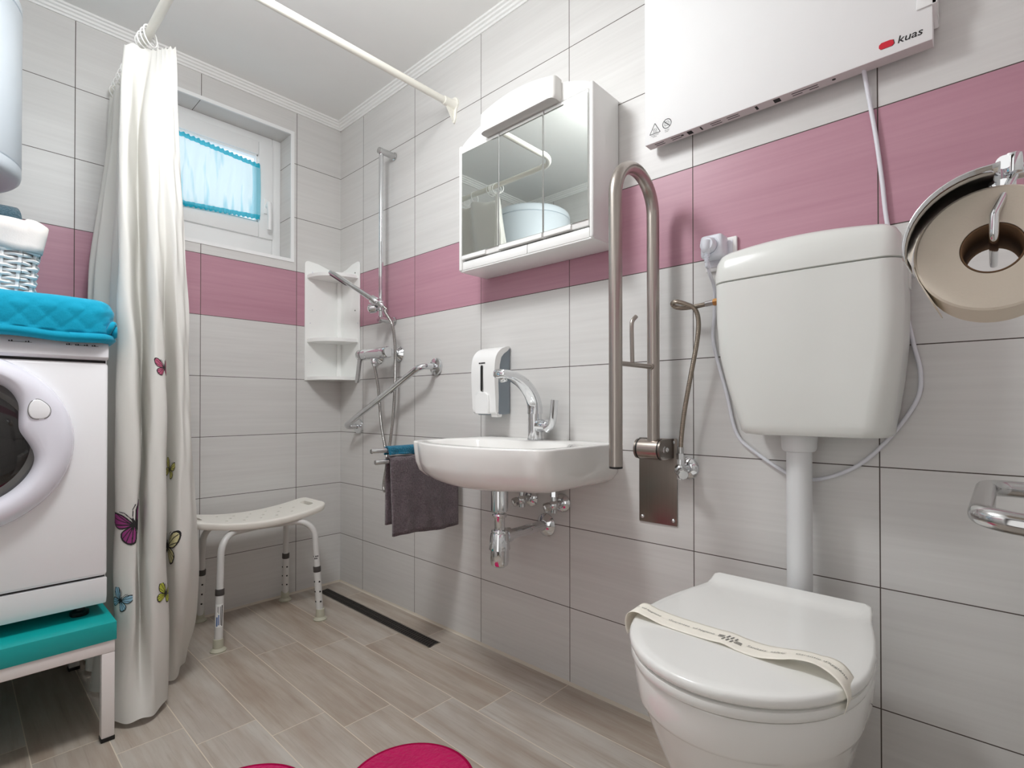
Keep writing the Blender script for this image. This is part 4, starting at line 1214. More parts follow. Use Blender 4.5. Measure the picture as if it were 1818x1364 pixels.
for k in range(3):
    x0, x1 = xs[k]+.0018, xs[k+1]-.0018; xc = (x0+x1)/2
    t = TILT[k]
    def tp_(x, y, z): return V(x, y+(x-xc)*t[0]+(z-1.556)*t[1], z)
    b = MB()
    b.box(x0, x1, CF-.0155, CF-.002, 1.3655, 1.7415, .0015)
    for v in b.bm.verts: v.co = tp_(*v.co)
    dr = b.build('mirror_door', 'cabinet', mc)
    b = MB(); b.box(x0+.0008, x1-.0008, CF-.0185, CF-.0150, 1.3815, 1.7315, .0005, 1)
    for v in b.bm.verts: v.co = tp_(*v.co)
    b.build('mirror', 'mirror', dr)
    b = MB(); b.prism([(CF-.0155, 1.366), (CF-.0215, 1.3665), (CF-.0225, 1.372), (CF-.0205, 1.3795), (CF-.0155, 1.381)], 'x', x0+.002, x1-.055*(k != 1)-.002, .0015)
    b.build('grip', 'cabinet', dr)
b = MB(); b.box(CX0+.016, 1.347, CF-.014, -.004, 1.3325, 1.361, .002); b.build('tray', 'cabinet', mc)
b = MB(); b.box(1.349, CX1-.016, CF-.014, -.004, 1.3325, 1.361, .002); b.build('tray', 'cabinet', mc)
b = MB(); b.box(CX0+.002, CX1-.002, CF-.012, -.002, 1.328, 1.3335, .0015); b.build('bottom_board', 'cabinet', mc)

# ------------------------------------------------------------------ infrared heating panel
hp_ = thing('heating_panel', (2.0, 0, 1.87), 'flat white infrared heating panel on the tiled wall above the toilet cistern', 'heater')
HX0, HX1, HZ0, HZ1, HY = 1.699, 2.304, 1.571, 2.172, -.0505
b = MB(); b.box(HX0, HX1, HY, -.019, HZ0, HZ1, .0012); b.build('panel', 'white_matt', hp_)
b = MB(); b.box(HX0+.001, HX1-.001, HY+.0008, -.0195, HZ0-.0004, HZ0+.004); b.build('lower_edge', 'heater_reflected_tint', hp_)
b = MB(); zc = HZ0-.0006
def slot(x, dx, y, dy):
    q = MB(); q.box(x, x+dx, y, y+dy, zc, zc+.003); q.build('vent_slot', 'dark', hp_)
for x in (1.722, 1.768, 1.872, 1.912):
    slot(x, .026 if x < 1.9 else .028, -.0405, .0028); slot(x, .026 if x < 1.9 else .028, -.0315, .0028)
slot(2.056, .052, -.0405, .0028); slot(2.056, .020, -.0315, .0028); slot(2.090, .018, -.0315, .0028)
for x, w in ((1.812, .013), (1.846, .004), (1.978, .0055), (2.018, .014)): slot(x, w, -.0435, .0165)
for x in (1.798, 2.138):
    q = MB(); q.cyl((x, -.036, zc), (x, -.036, zc+.003), .0038, n=16); q.build('vent_hole', 'dark', hp_)
b = MB(); YF = HY-.0003
def quadline(p, q, w):
    d = Vector((q[0]-p[0], 0, q[1]-p[1])).normalized(); n_ = V(d.z, 0, -d.x)*w/2
    P, Q = V(p[0], YF, p[1]), V(q[0], YF, q[1])
    b.face([b.bm.verts.new(c) for c in (P-n_, Q-n_, Q+n_, P+n_)])
tx, tz = 1.7285, 1.6010
tri = [(tx-.0150, tz-.0065), (tx+.0150, tz-.0065), (tx, tz+.0200)]
for k in range(3): quadline(tri[k], tri[(k+1) % 3], .0018)
for dx in (-.0042, 0, .0042):
    pts = [(tx+dx+.0012*math.sin(t*2*PI), tz-.002+.009*t) for t in [k/8 for k in range(9)]]
    for p, q in zip(pts, pts[1:]): quadline(p, q, .0010)
quadline((tx-.006, tz-.0037), (tx+.006, tz-.0037), .0008)
cx_, cz_ = 1.7625, 1.6085; n = 36
for k in range(n):
    a0, a1 = 2*PI*k/n, 2*PI*(k+1)/n
    quadline((cx_+.0118*math.cos(a0), cz_+.0118*math.sin(a0)), (cx_+.0118*math.cos(a1), cz_+.0118*math.sin(a1)), .0021)
quadline((cx_-.0080, cz_+.0080), (cx_+.0080, cz_-.0080), .0020)
for p, q in (((-.006, -.005), (-.006, .004)), ((-.006, .004), (.002, .006)), ((.002, .006), (.006, .004)), ((.006, .004), (.006, -.004)), ((-.006, -.005), (.006, -.004)), ((-.003, .0), (.003, .001))):
    quadline((cx_+p[0], cz_+p[1]), (cx_+q[0], cz_+q[1]), .0011)
for s, x, z in (('Caution! Hot', tx-.0118, tz-.0120), ('surface', tx-.0066, tz-.0160), ('Do not', cx_-.0058, cz_-.0178), ('cover!', cx_-.0056, cz_-.0218)):
    text(b, s, .0042, (x, HY, z), (1, 0, 0), (0, 0, 1), 1.0)
b.build('warning_signs', 'ink', hp_, recalc=False)
b = MB(); text(b, 'kuas', .0200, (2.2490, HY, 1.5870), (1, 0, 0), (0, 0, 1), 1.12, .22)
text(b, 'kuas', .0200, (2.2493, HY, 1.5870), (1, 0, 0), (0, 0, 1), 1.12, .22, .0005)
text(b, 'kuas', .0200, (2.2490, HY, 1.5874), (1, 0, 0), (0, 0, 1), 1.12, .22, .0006)
b.build('maker_name', 'ink', hp_, recalc=False)
b = MB(); P = [(2.2195, 1.5915), (2.2225, 1.5870), (2.2410, 1.5870), (2.2445, 1.5905), (2.2430, 1.5985), (2.2380, 1.6000), (2.2240, 1.6000), (2.2200, 1.5965)]
b.mi = 1; b.loft([[(x+.0012, HY-.0002, z-.0003) for x, z in P], [(x+.0012, HY-.0007, z-.0003) for x, z in P]])
b.mi = 0; b.loft([[(x, HY-.0004, z) for x, z in P], [(x, HY-.0010, z) for x, z in P]]); b.build('maker_badge', ['red', 'ink'], hp_)
for z in (1.636, 2.08):
    b = MB(); b.prism([(HY-.004, z), (HY-.004, z+.075), (-.001, z+.075), (-.001, z-.018), (-.012, z-.026), (-.022, z-.012), (HY+.004, z-.001)], 'x', HX1-.001, HX1+.007, .0015)
    b.box(HX1-.024, HX1+.007, HY-.004, HY-.0005, z, z+.075, .001); b.build('wall_clip', 'white', hp_)
for z in (1.66, 2.08):
    for x in (1.75, 2.25):
        b = MB(); b.box(x-.015, x+.015, -.020, 0, z-.02, z+.02); b.build('spacer', 'white', hp_)
cab = [(2.190, -.030, 1.575), (2.191, -.016, 1.560), (2.199, -.009, 1.499), (2.209, -.008, 1.424), (2.218, -.008, 1.338), (2.227, -.008, 1.243), (2.246, -.008, 1.157), (2.254, -.0075, 1.076), (2.268, -.0075, .995), (2.279, -.0075, .935), (2.273, -.0075, .882), (2.238, -.0075, .819), (2.190, -.008, .758), (2.139, -.008, .722), (2.084, -.008, .704), (2.038, -.008, .713), (1.965, -.008, .759), (1.922, -.008, .802), (1.898, -.0075, .899), (1.866, -.0075, 1.028), (1.868, -.008, 1.100), (1.873, -.020, 1.165), (1.873, -.052, 1.200), (1.873, -.058, 1.222)]
b = MB(); b.tube(catmull(cab, 6), .0042, 10); b.build('cable', 'cable', hp_, angle=80)
b = MB(); PX, PZ = 1.877, 1.262
b.lathe([(.0185, 0), (.0190, .004), (.0180, .014), (.0150, .020), (.0005, .021)], (PX, -.0595, PZ), (0, -1, 0), 30)
def psec(z, w, y0, y1): return [(PX-.002+w*math.cos(a), (y0+y1)/2+(y1-y0)/2*math.sin(a), z) for a in [2*PI*k/18 for k in range(18)]]
b.loft([psec(1.276, .004, -.068, -.080), psec(1.270, .0135, -.062, -.087), psec(1.252, .0120, -.060, -.088), psec(1.243, .0085, -.062, -.082), psec(1.241, .0072, -.063, -.079)])
z = 1.241
for k in range(6):
    w = .0074-.0004*k
    b.loft([psec(z, w, -.071-w, -.071+w), psec(z-.0022, w, -.071-w, -.071+w)]); z -= .0022
    b.loft([psec(z, w*.72, -.071-w*.72, -.071+w*.72), psec(z-.0016, w*.72, -.071-w*.72, -.071+w*.72)]); z -= .0016
b.tube(catmull([V(PX-.002, -.071, z+.001), V(PX-.003, -.068, z-.008), V(1.873, -.058, 1.210)], 5), .0042, 10)
b.build('plug', 'plug', hp_, angle=45)
b = MB(); 
so = thing('wall_socket', (1.885, 0, 1.25), 'square white wall socket on the tiles beside the cistern', 'socket')
b.box(1.846, 1.9245, -.0095, -.0005, 1.2105, 1.2895, .003, 3); b.build('cover_plate', 'white', so)
b = MB(); b.box(1.855, 1.9155, -.0115, -.009, 1.2195, 1.2805, .001); b.build('insert', 'cable', so)
ad = thing('plug_adapter', (1.879, -.035, 1.262), 'white cube shaped plug adapter in the wall socket beside the cistern', 'adapter')
b = MB(); b.box(1.8515, 1.9065, -.0580, -.0125, 1.234, 1.2905, .009, 3); b.build('housing', 'plug', ad)
b = MB(); b.torus((PX, -.0580, PZ), (0, 1, 0), .0205, .0016, 32, 8); b.build('socket_rim', 'plug', ad)

# ------------------------------------------------------------------ cistern
ct = thing('cistern', (2.09, 0, .8), 'white plastic toilet cistern high on the wall with grey flush pipe below', 'cistern')
def rr2(x0, x1, y0, y1, rf, rb_, z, n=8, bow=0.):
    P = []
    for (cx, cy, a0, r) in ((x1-rf, y0+rf, -PI/2, rf), (x1-rb_, y1-rb_, 0, rb_), (x0+rb_, y1-rb_, PI/2, rb_), (x0+rf, y0+rf, PI, rf)):
        for k in range(n+1): P.append((cx+r*math.cos(a0+PI/2*k/n), cy+r*math.sin(a0+PI/2*k/n), z))
    # from left front corner to right front corner: bowed front
    x_0, x_1 = x0+rf, x1-rf
    for k in range(1, 12):
        t = k/12; P.append((x_0+(x_1-x_0)*t, y0-bow*(1-(2*t-1)**2), z))
    return P
b = MB()
b.loft([rr2(1.990, 2.222, -.118, -.020, .035, .012, .8065), rr2(1.974, 2.236, -.132, -.018, .04, .012, .8085), rr2(1.966, 2.242, -.138, -.0175, .042, .012, .8155), rr2(1.963, 2.243, -.140, -.0175, .042, .012, .830), rr2(1.954, 2.249, -.143, -.0175, .042, .012, .862, bow=.003), rr2(1.938, 2.257, -.146, -.0175, .040, .012, .92, bow=.004), rr2(1.9235, 2.264, -.149, -.0175, .038, .012, .99, bow=.005), rr2(1.919, 2.266, -.151, -.0175, .037, .012, 1.06, bow=.005), rr2(1.918, 2.264, -.152, -.0175, .036, .012, 1.1435, bow=.006), rr2(1.922, 2.260, -.148, -.0195, .034, .012, 1.1455, bow=.006)])
b.build('tank', 'cistern', ct, angle=40)
b = MB()
def lid_ring(z, i, dz=0.):
    P = rr2(1.917+i, 2.266-i, -.1535+i, -.0165-i*.3, max(.006, .036-i), .012, z, bow=.006)
    return [(x, y, zz+dz*(1-((x-2.09)/.175)**2)) for x, y, zz in P]
b.loft([lid_ring(1.1462, .004), lid_ring(1.1475, .0005), lid_ring(1.165, 0), lid_ring(1.190, .004, .004), lid_ring(1.203, .012, .010), lid_ring(1.2085, .024, .014), lid_ring(1.211, .045, .015)])
b.build('lid', 'cistern', ct, angle=50)
b = MB(); b.box(2.2635, 2.2675, -.052, -.020, 1.100, 1.146, .0015); b.build('lid_latch', 'cistern', ct)
b = MB(); FXp, FYp = 2.074, -.064
b.lathe([(.030, .812), (.0345, .808), (.0355, .803), (.0340, .778), (.0310, .772), (.027, .770)], (FXp, FYp, 0), (0, 0, 1), 36); b.build('pipe_collar', 'pipe', ct)
b = MB(); b.tube(rounded([(FXp, FYp, .775), (FXp, FYp, .395), (FXp-.002, -.16, .395)], .05, 10), .0250, 28); b.build('flush_pipe', 'pipe', ct)

v3 = angle_valve(1.795, .706, 'chrome angle valve on the tiles between the steel wall plate and the flush pipe', -1)
b = MB(); HZp = catmull([(1.795, -.045, .745), (1.797, -.045, .79), (1.806, -.045, .86), (1.824, -.047, .95), (1.840, -.048, 1.03), (1.845, -.050, 1.080), (1.838, -.055, 1.112), (1.818, -.064, 1.126), (1.796, -.070, 1.134), (1.784, -.066, 1.132), (1.787, -.058, 1.124), (1.808, -.052, 1.119), (1.845, -.055, 1.119), (1.882, -.062, 1.121)], 7)
b.tube(HZp, .0058, 10); ho = b.build('supply_hose', 'braid', angle=60)
tag(ho, 'braided steel supply hose looping from the angle valve up to the cistern', 'hose')
b = MB(); b.cyl((1.889, -.0625, 1.121), (1.903, -.0645, 1.1215), .0090, n=6); b.build('brass_nut', 'brass', ho)
b = MB(); b.cyl((1.898, -.064, 1.1215), (1.928, -.066, 1.122), .0075, n=16); b.build('inlet_stub', 'black', ho)
b = MB(); b.cyl((1.795, -.045, .742), (1.7955, -.045, .764), .0072, n=16); b.build('ferrule', 'chrome_soft', ho)
b = MB(); b.cyl((1.868, -.0595, 1.1200), (1.891, -.0627, 1.121), .0070, n=16); b.build('ferrule', 'chrome_soft', ho)

# ------------------------------------------------------------------ fold-up grab rail
fr = thing('folding_grab_rail', (1.72, 0, .67), 'brushed steel folding grab rail swung upright between washbasin and cistern', 'grab rail')
b = MB(); b.box(1.6535, 1.7655, -.0045, -.0005, .548, .7815, .0015); b.build('wall_plate', 'steel_plate', fr)
for x in (1.664, 1.755):
    for z in (.772, .562):
        b = MB(); b.lathe([(.0058, 0), (.0050, .002), (.003, .0034), (.0005, .004)], (x, -.0045, z), (0, -1, 0), 18); b.build('screw', 'chrome', fr)
GX = 1.729; GZ = .756; GY1, GY2 = -.064, -.250
b = MB(); b.cyl((GX-.036, GY1, GZ), (GX+.020, GY1, GZ), .0265, n=36); b.build('hinge_barrel', 'steel_x', fr)
b = MB(); b.cyl((GX-.0405, GY1, GZ), (GX-.036, GY1, GZ), .0275, n=36, bev=.001); b.cyl((GX+.020, GY1, GZ), (GX+.0235, GY1, GZ), .0275, n=36, bev=.001); b.build('friction_ring', 'black', fr)
for xa, xb in ((GX+.0235, GX+.0285), (GX-.0455, GX-.0405)):
    b = MB(); P = [(-.003, GZ-.026), (GY1, GZ-.0265)]+[(GY1+.0265*math.cos(a), GZ+.0265*math.sin(a)) for a in [-PI/2-PI*k/14 for k in range(1, 14)]]+[(GY1, GZ+.0265), (-.003, GZ+.026)]
    b.prism(P, 'x', xa, xb); b.build('hinge_cheek', 'steel_plate', fr)
b = MB(); b.lathe([(.0085, 0), (.0085, .003), (.0065, .0045), (.0065, .010), (.005, .012), (.0005, .0125)], (GX+.0285, GY1, GZ), (1, 0, 0), 20); b.build('hinge_bolt', 'chrome', fr)
RT_ = .0160; TOPZ = 1.462
b = MB(); b.tube(rounded([(GX, GY1, GZ+.018), (GX, GY1, TOPZ), (GX, GY2, TOPZ), (GX, GY2, .727)], [.0925, .0925], 22), RT_, 28); b.build('tube', 'steel', fr, angle=60)
b = MB(); b.cyl((GX, GY2, .7275), (GX, GY2, .722), .0158, n=28, bev=.001); b.build('end_cap', 'black', fr)
b = MB(); b.cyl((GX+.000, GY1-.008, .972), (GX+.000, GY2+.01, .972), .0062, n=18); b.cyl((GX+.002, GY1-.013, .972), (GX+.002, GY1-.020, .972), .008, n=18)
b.tube(catmull([(GX, -.172, .972), (GX, -.174, 1.02), (GX, -.175, 1.065), (GX, -.171, 1.081), (GX+.004, -.160, 1.093)], 6), .0052, 14); b.build('paper_holder', 'steel', fr, angle=60)

# ------------------------------------------------------------------ toilet
TC = 2.064
to = thing('toilet', (TC, -.3, 0), 'white floor standing toilet with closed lid below the cistern', 'toilet')
def egg(z, w, yf, yw, yb, p=3., n=64, cx=TC):
    """front half ellipse, back half squarish; widest at yw"""
    P = []
    for k in range(n):
        a = 2*PI*k/n; c, s = math.cos(a), math.sin(a)
        if s <= 0: P.append((cx+w*c, yw+(yw-yf)*s, z))
        else:
            q = 1/((abs(c)**p+abs(s)**p)**(1/p)); P.append((cx+w*q*c, yw+(yb-yw)*q*s, z))
    return P
b = MB()
b.loft([egg(0, .120, -.47, -.33, -.10), egg(.012, .116, -.465, -.33, -.10), egg(.06, .108, -.455, -.33, -.10), egg(.12, .110, -.462, -.33, -.095), egg(.18, .120, -.482, -.335, -.09), egg(.24, .136, -.512, -.345, -.088), egg(.30, .152, -.546, -.355, -.086), egg(.345, .163, -.566, -.365, -.086), egg(.370, .168, -.574, -.37, -.086), egg(.3735, .173, -.581, -.375, -.085), egg(.379, .1745, -.583, -.375, -.084), egg(.425, .1785, -.589, -.378, -.082), egg(.434, .1765, -.587, -.378, -.084), egg(.436, .165, -.575, -.378, -.095)])
b.build('bowl', 'ceramic', to, angle=45)
b = MB(); b.loft([egg(.4375, .174, -.586, -.38, -.14), egg(.439, .1800, -.594, -.38, -.135), egg(.4465, .1830, -.597, -.38, -.13), egg(.4530, .1815, -.595, -.38, -.132), egg(.4550, .176, -.589, -.38, -.138)])
b.build('seat', 'toilet_plastic', to, angle=50)
def lid_out(k):
    """half outline of the lid from the hinge shoulder to the front; k shrinks it"""
    R = [(.142, -.122), (.150, -.128), (.1525, -.140), (.1545, -.160), (.159, -.182), (.1655, -.212), (.1745, -.260), (.1825, -.320), (.1855, -.380)]
    for i in range(1, 15):
        a = PI/2*i/14; R.append((.1855*math.cos(a), -.380-.2175*math.sin(a)))
    L = [(-x, y) for x, y in R[-2::-1]]
    P = [(x, y) for x, y in R]+L
    c = (0, -.37)
    return [(TC+(x)*k, c[1]+(y-c[1])*k) for x, y in P]
def hinge_lift(y): return .016*max(0, min(1, (y+.158)/.030))**1.5
b = MB(); rings = []
for z, k in ((.4580, .975), (.4590, .990), (.4635, 1.0), (.4700, .999), (.4738, .990), (.4755, .972)):
    rings.append([(x, y, z+(hinge_lift(y) if z > .462 else 0)) for x, y in lid_out(k)])
for k in (.9, .75, .5, .25): rings.append([(x, y, .4757+.0006*(1-k)+hinge_lift(y)) for x, y in lid_out(k)])
b.loft(rings); b.build('lid', 'toilet_plastic', to, angle=55)
for s in (-1, 1):
    b = MB(); b.cyl((TC+s*.075-.02, -.118, .4565), (TC+s*.075+.02, -.118, .4565), .012, n=20, bev=.002); b.cyl((TC+s*.075, -.118, .434), (TC+s*.075, -.118, .452), .014, n=20); b.build('hinge', 'chrome_soft', to)

# printed paper band over the lid
pb = thing('paper_band', (TC, -.43, .477), 'cream printed paper hygiene band lying across the closed toilet lid', 'paper band')
cl = [(1.8775, -.428, .444), (1.8735, -.428, .456), (1.8730, -.428, .470), (1.878, -.427, .4815), (1.893, -.426, .4875), (1.915, -.426, .4845), (1.945, -.425, .4785), (1.985, -.427, .4775), (2.030, -.429, .4785), (2.055, -.430, .4805), (2.080, -.433, .4775), (2.110, -.437, .4785), (2.140, -.439, .4860), (2.165, -.438, .4935), (2.190, -.440, .4965), (2.212, -.446, .4925), (2.228, -.452, .4835), (2.2360, -.456, .471), (2.2355, -.457, .458), (2.2320, -.457, .446)]
m0 = lambda x: max(0., min(1., (2.235-x)/.05))
cen = catmull(cl, 8); bw = .0280
b = MB(); arcs = [0]
for p, q in zip(cen, cen[1:]): arcs.append(arcs[-1]+(q-p).length)
def band_pt(s, t, lift=0.):
    s = max(0, min(arcs[-1]-1e-6, s)); k = max(i for i in range(len(arcs)) if arcs[i] <= s); k = min(k, len(cen)-2)
    f = (s-arcs[k])/(arcs[k+1]-arcs[k]); p = cen[k].lerp(cen[k+1], f); d = (cen[k+1]-cen[k]).normalized()
    wv = V(.06*m0(p.x), -1, 0)*t
    nn = V(0, 1, 0).cross(d)*-1
    if nn.z < 0 and abs(d.z) < .9: nn = -nn
    nrm = V(d.z*-1, 0, d.x).normalized()
    rise = max(0, p.z-.4775)
    m_ = max(0., min(1., (p.x-1.885)/.03))*max(0., min(1., (2.222-p.x)/.03))
    return V(p.x+wv.x, p.y+wv.y, p.z-rise*m_*.45*(.5-t/bw*.5))+nrm*lift
b.grid([[band_pt(arcs[-1]*i/150., bw*(-1+2*j/8.)) for j in range(9)] for i in range(151)])
b.build('band', 'paper_band', pb, angle=180, solid=.0006)
def band_text(mb, s, s0, size, dense=1.1, off=-.002):
    cu = bpy.data.curves.new('letters', 'FONT'); cu.body = s; cu.size = size; cu.fill_mode = 'FRONT'; cu.resolution_u = 2
    ob = bpy.data.objects.new('letters', cu); COL.objects.link(ob)
    dg = bpy.context.evaluated_depsgraph_get(); dg.update(); me = bpy.data.meshes.new_from_object(ob.evaluated_get(dg))
    vs = [mb.bm.verts.new(band_pt(s0+(v.co.x+v.co.y*.2)*dense, -(v.co.y)-off, .0012)) for v in me.vertices]
    for p in me.polygons: mb.face([vs[i] for i in p.vertices])
    bpy.data.objects.remove(ob); bpy.data.curves.remove(cu); bpy.data.meshes.remove(me)
b = MB()
band_text(b, 'Guarantee  of hygiene', .110, .0088)
band_text(b, 'of hygiene', .056, .0088); band_text(b, 'antee', .031, .0080, off=.0)
band_text(b, 'Sanitary  safety', .252, .0092); band_text(b, "Garantie d'hygi\u00e8ne", .327, .0092)
b.build('printed_words', 'ink_grey', pb, recalc=False)
b = MB()
def bar(s0, t0, s1, t1, w):
    d = Vector((s1-s0, t1-t0)).normalized(); n_ = Vector((-d.y, d.x))*w/2
    b.face([b.bm.verts.new(band_pt(s_+sg*n_.x, t_+sg*n_.y, .0012)) for s_, t_, sg in ((s0, t0, -1), (s1, t1, -1), (s1, t1, 1), (s0, t0, 1))])
sc = .2235
for k in range(3):
    dx = -.0068+.0068*k
    bar(sc+dx+.004, -.0100, sc+dx+.001, .0010-.0004*k, .0022); bar(sc+dx-.001, .0025, sc+dx-.004, .0125, .0022)
for k in range(3):
    bar(sc-.020, -.004+.0036*k, sc-.009-.001*k, -.004+.0036*k, .0016); bar(sc+.010-.001*k, .0000+.0036*k, sc+.021, .0000+.0036*k, .0016)
b.build('printed_emblem', 'ink_grey', pb, recalc=False)

# ------------------------------------------------------------------ toilet roll and its holder, side rail
PRX, PRY, PRZ = 2.3855, -.64, 1.012
Ro, Ri, Rw = .0555, .0215, .098
ro = thing('toilet_roll', (PRX, PRY, PRZ), 'large roll of cream toilet paper hanging on the chrome wall holder', 'toilet roll')
y0_, y1_ = -.688, -.688+Rw
b = MB(); b.lathe([(Ri+.001, 0), (Ro-.002, 0), (Ro, .002), (Ro, Rw-.002), (Ro-.002, Rw), (Ri+.001, Rw)], (PRX, y0_, PRZ), (0, 1, 0), 72, cap=False); b.build('paper', 'paper', ro, angle=40)
b = MB(); b.grid([[(PRX+Ri*math.cos(2*PI*k/48), y, PRZ+Ri*math.sin(2*PI*k/48)) for k in range(48)] for y in (y0_+.0005, y1_-.0005)], True); b.build('core', 'cardboard', ro, solid=.0015)
b = MB(); sh = [(PRX-Ro*math.cos(a)*1.004, PRZ+Ro*math.sin(a)*1.004) for a in [math.radians(30-6*k) for k in range(7)]]
sh += [(PRX-.0560, PRZ-.008), (PRX-.0525, PRZ-.0205), (PRX-.0465, PRZ-.0335), (PRX-.0400, PRZ-.0465)]
b.grid([[(x, y, z) for x, z in sh] for y in [y0_+.001+(Rw-.002)*k/6 for k in range(7)]]); b.build('loose_sheet', 'paper', ro, angle=180, solid=.0009)
hd_ = thing('toilet_roll_holder', (RX-.01, -.60, 1.09), 'chrome toilet roll holder with curved cover reaching in from the side wall', 'toilet roll holder')
b = MB(); b.lathe([(.026, 0), (.026, .006), (.022, .010)], (RX, -.585, 1.088), (-1, 0, 0), 28); b.cyl((RX-.006, -.585, 1.088), (2.402, -.650, 1.0885), .0072, n=18)
b.build('arm', 'chrome', hd_)
b = MB(); b.cyl((2.400, -.672, 1.0800), (2.400, -.672, 1.0975), .0065, n=20, bev=.001); b.cyl((2.394, -.678, 1.090), (2.394, -.600, 1.090), .0062, n=18)
b.box(2.383, 2.402, -.668, -.600, 1.0700, 1.0790, .003); b.cyl((2.393, -.672, 1.0725), (2.393, -.612, 1.0725), .0048, n=16); b.build('hinge', 'chrome', hd_)
b = MB(); rc = Ro+.0055
cv = [(PRX+rc*math.cos(a), PRZ+.002+rc*math.sin(a)) for a in [math.radians(90+7*k) for k in range(15)]]
cv = [(2.391, 1.0760)]+cv
b.grid([[(x, y, z) for x, z in cv] for y in (y0_-.034, y0_-.005, y0_+.030, y0_+.060)]); b.build('cover', 'chrome', hd_, angle=60, solid=.0012)
b = MB(); b.tube(rounded([(2.400, -.6705, 1.0780), (2.387, -.6985, 1.040), (2.3865, -.6985, 1.0175), (2.3865, y1_+.006, 1.0175)], .008, 6), .0034, 14)
b.build('spindle', 'chrome', hd_, angle=60)

lr = thing('side_grab_loop', (RX, -.35, .745), 'polished steel grab loop projecting from the side wall beside the toilet', 'grab rail')
b = MB(); b.tube(rounded([(RX-.004, -.545, .722), (2.374, -.530, .745), (2.376, -.205, .742), (RX-.004, -.205, .738)], [.030, .030], 12), .0125, 24); b.build('tube', 'chrome_soft', lr, angle=60)
for y, z in ((-.545, .722), (-.205, .738)):
    b = MB(); b.lathe([(.034, 0), (.0345, .003), (.031, .008), (.016, .010)], (RX, y, z), (-1, 0, 0), 30); b.build('flange', 'chrome_soft', lr)

# ------------------------------------------------------------------ magenta bath mat with two round lobes
def heart(k):
    c1, c2, r = V(1.412, -.606, 0), V(1.205, -.902, 0), .1445
    ax = (c1-c2).normalized(); n_ = V(ax.y, -ax.x, 0); mid = (c1+c2)/2; hl = (c1-c2).length/2
    half = [(hl-r*math.cos(a), -r*math.sin(a)) for a in [math.radians(18+13*i) for i in range(15)]]
    half += [(hl+r*.80, .15), (hl*1.0, .26), (hl*.52, .36), (.035, .425)]
    loc = [(0, -.012)]+half+[(0, .435)]+[(-x, y) for x, y in half[::-1]]
    Q = catmull([mid+ax*x+n_*y for x, y in loc], 4, True)
    cc = mid+n_*.14
    return [cc+(q-cc)*k for q in Q]
b = MB()
b.prism([(p.x, p.y) for p in heart(.985)], 'z', .0008, .0135, .004, 3)
mt = b.build('bath_mat', 'rug', angle=60)
tag(mt, 'magenta bath mat with round lobes and piped edge on the floor before the toilet', 'bath mat')
b = MB(); p_ = [V(p.x, p.y, .0085) for p in heart(.990)]; b.tube(p_+[p_[0]], .0062, 8, cap=False); b.build('piping', 'rug_edge', mt)

# ------------------------------------------------------------------ linear drain
dn = thing('linear_drain', (.475, -.12, 0), 'long dark slotted linear shower drain in the floor along the tiled wall', 'drain')
dx0, dx1, dy0, dy1 = .062, .890, -.148, -.092
b = MB(); b.box(dx0, dx1, dy0, dy0+.003, 0, .0016); b.box(dx0, dx1, dy1-.003, dy1, 0, .0016); b.box(dx0, dx0+.003, dy0, dy1, 0, .0016); b.box(dx1-.003, dx1, dy0, dy1, 0, .0016); b.build('frame', 'drain_frame', dn)
b = MB(); b.box(dx0+.0035, dx1-.0035, dy0+.0035, dy1-.0035, 0, .0006); b.build('channel', 'dark', dn)
b = MB(); n = 62
for k in range(n+1):
    x = dx0+.005+(dx1-dx0-.010)*k/n
    b.loft([[V(x-.0028+.006, dy0+.0045, z), V(x+.0028+.006, dy0+.0045, z), V(x+.0028-.006, dy1-.0045, z), V(x-.0028-.006, dy1-.0045, z)] for z in (.0004, .0020)])
for y in (dy0+.004, (dy0+dy1)/2-.002, dy1-.008): b.box(dx0+.004, dx1-.004, y, y+.004, .0004, .0021)
b.build('grate', 'drain', dn)
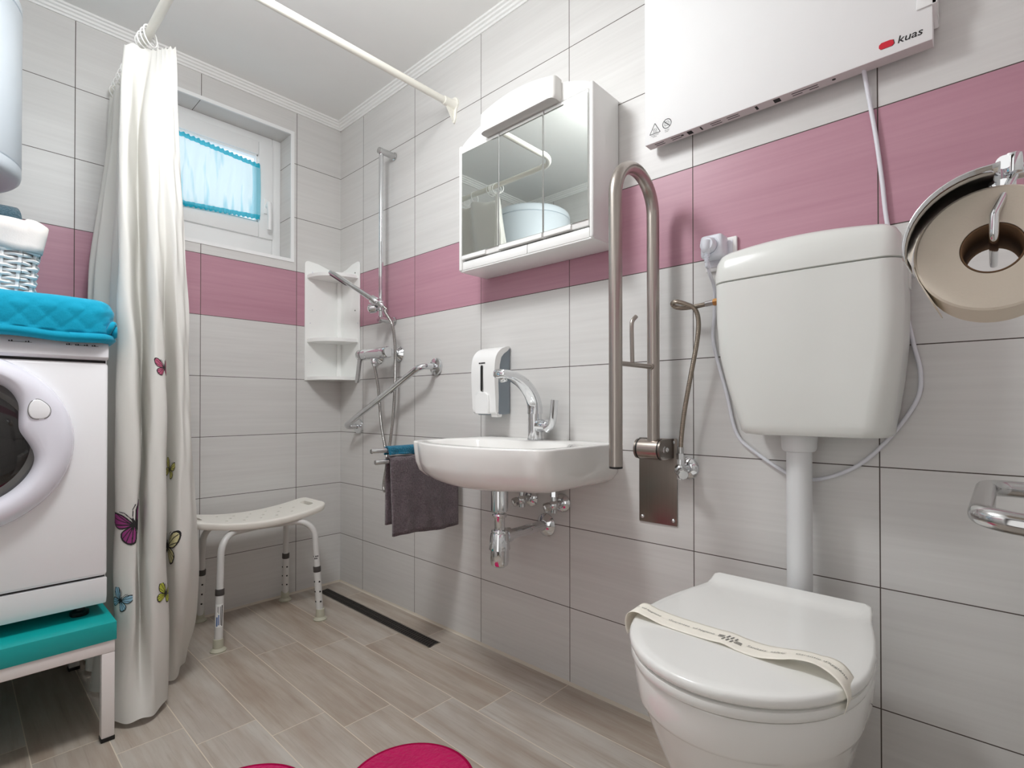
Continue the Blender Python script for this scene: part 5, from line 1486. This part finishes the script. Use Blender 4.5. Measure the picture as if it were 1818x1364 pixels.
# ------------------------------------------------------------------ camera, light
F_PX, CXP, CYP = 924.22, 909., 712.69
YAW, PITCH, ROLL = -.7466, .0080, -.0004
cd = bpy.data.cameras.new('camera'); cam = bpy.data.objects.new('camera', cd); COL.objects.link(cam)
cd.sensor_fit = 'HORIZONTAL'; cd.sensor_width = 36.; cd.lens = F_PX/1818*36
cd.shift_x = (909.-CXP)/1818; cd.shift_y = (CYP-682.)/1818
cd.clip_start = .02
fw = V(math.sin(YAW), math.cos(YAW), 0); rt = V(math.cos(YAW), -math.sin(YAW), 0); up = V(0, 0, 1)
f2 = fw*math.cos(PITCH)+up*math.sin(PITCH); u2 = up*math.cos(PITCH)-fw*math.sin(PITCH)
r3 = rt*math.cos(ROLL)+u2*math.sin(ROLL); u3 = u2*math.cos(ROLL)-rt*math.sin(ROLL)
mw = Matrix((r3, u3, -f2)).transposed().to_4x4(); mw.translation = V(2.3856, -1.3210, .8711)
cam.matrix_world = mw
S.camera = cam

def area(name, loc, aim, size, power, col=(1, 1, 1), sy=None):
    l = bpy.data.lights.new(name, 'AREA'); l.energy = power; l.color = col; l.size = size
    if sy: l.shape = 'RECTANGLE'; l.size_y = sy
    o = bpy.data.objects.new(name, l); COL.objects.link(o); o.location = loc
    o.rotation_euler = (Vector(aim)-Vector(loc)).to_track_quat('-Z', 'Y').to_euler()
    return o
pl = bpy.data.lights.new('ceiling_bulb', 'POINT'); pl.energy = LAMP_W; pl.shadow_soft_size = .13; pl.color = (.965, .99, 1.)
po = bpy.data.objects.new('ceiling_bulb', pl); COL.objects.link(po); po.location = (LAMP[0], LAMP[1], LAMP[2]-.24)
sd_ = area('lamp_down_light', (LAMP[0], LAMP[1], LAMP[2]-.095), (LAMP[0], LAMP[1]+.0001, 0), .3, LAMP_D, (.965, .99, 1.)); sd_.data.shape = 'DISK'
area('added_doorway_fill', ((DX0+DX1)/2, RY-.35, 1.10), (1.0, -.3, 1.5), .7, FILL_W, (1., .99, .975), 1.8)  # added fill light with no fixture, out of view beyond the doorway

wd = bpy.data.worlds.new('world'); S.world = wd; wd.use_nodes = True
wd.node_tree.nodes['Background'].inputs[0].default_value = (.93, .97, 1., 1.)
wd.node_tree.nodes['Background'].inputs[1].default_value = WORLD
S.view_settings.view_transform = 'Standard'; S.view_settings.look = 'None'
S.view_settings.exposure = EXPO; S.view_settings.gamma = 1.; S.view_settings.use_curve_mapping = False
S.cycles.use_denoising = True
S.cycles.max_bounces = 10; S.cycles.diffuse_bounces = 6; S.cycles.glossy_bounces = 6; S.cycles.transparent_max_bounces = 12
S.cycles.caustics_reflective = False; S.cycles.caustics_refractive = False
S.cycles.sample_clamp_indirect = 6.
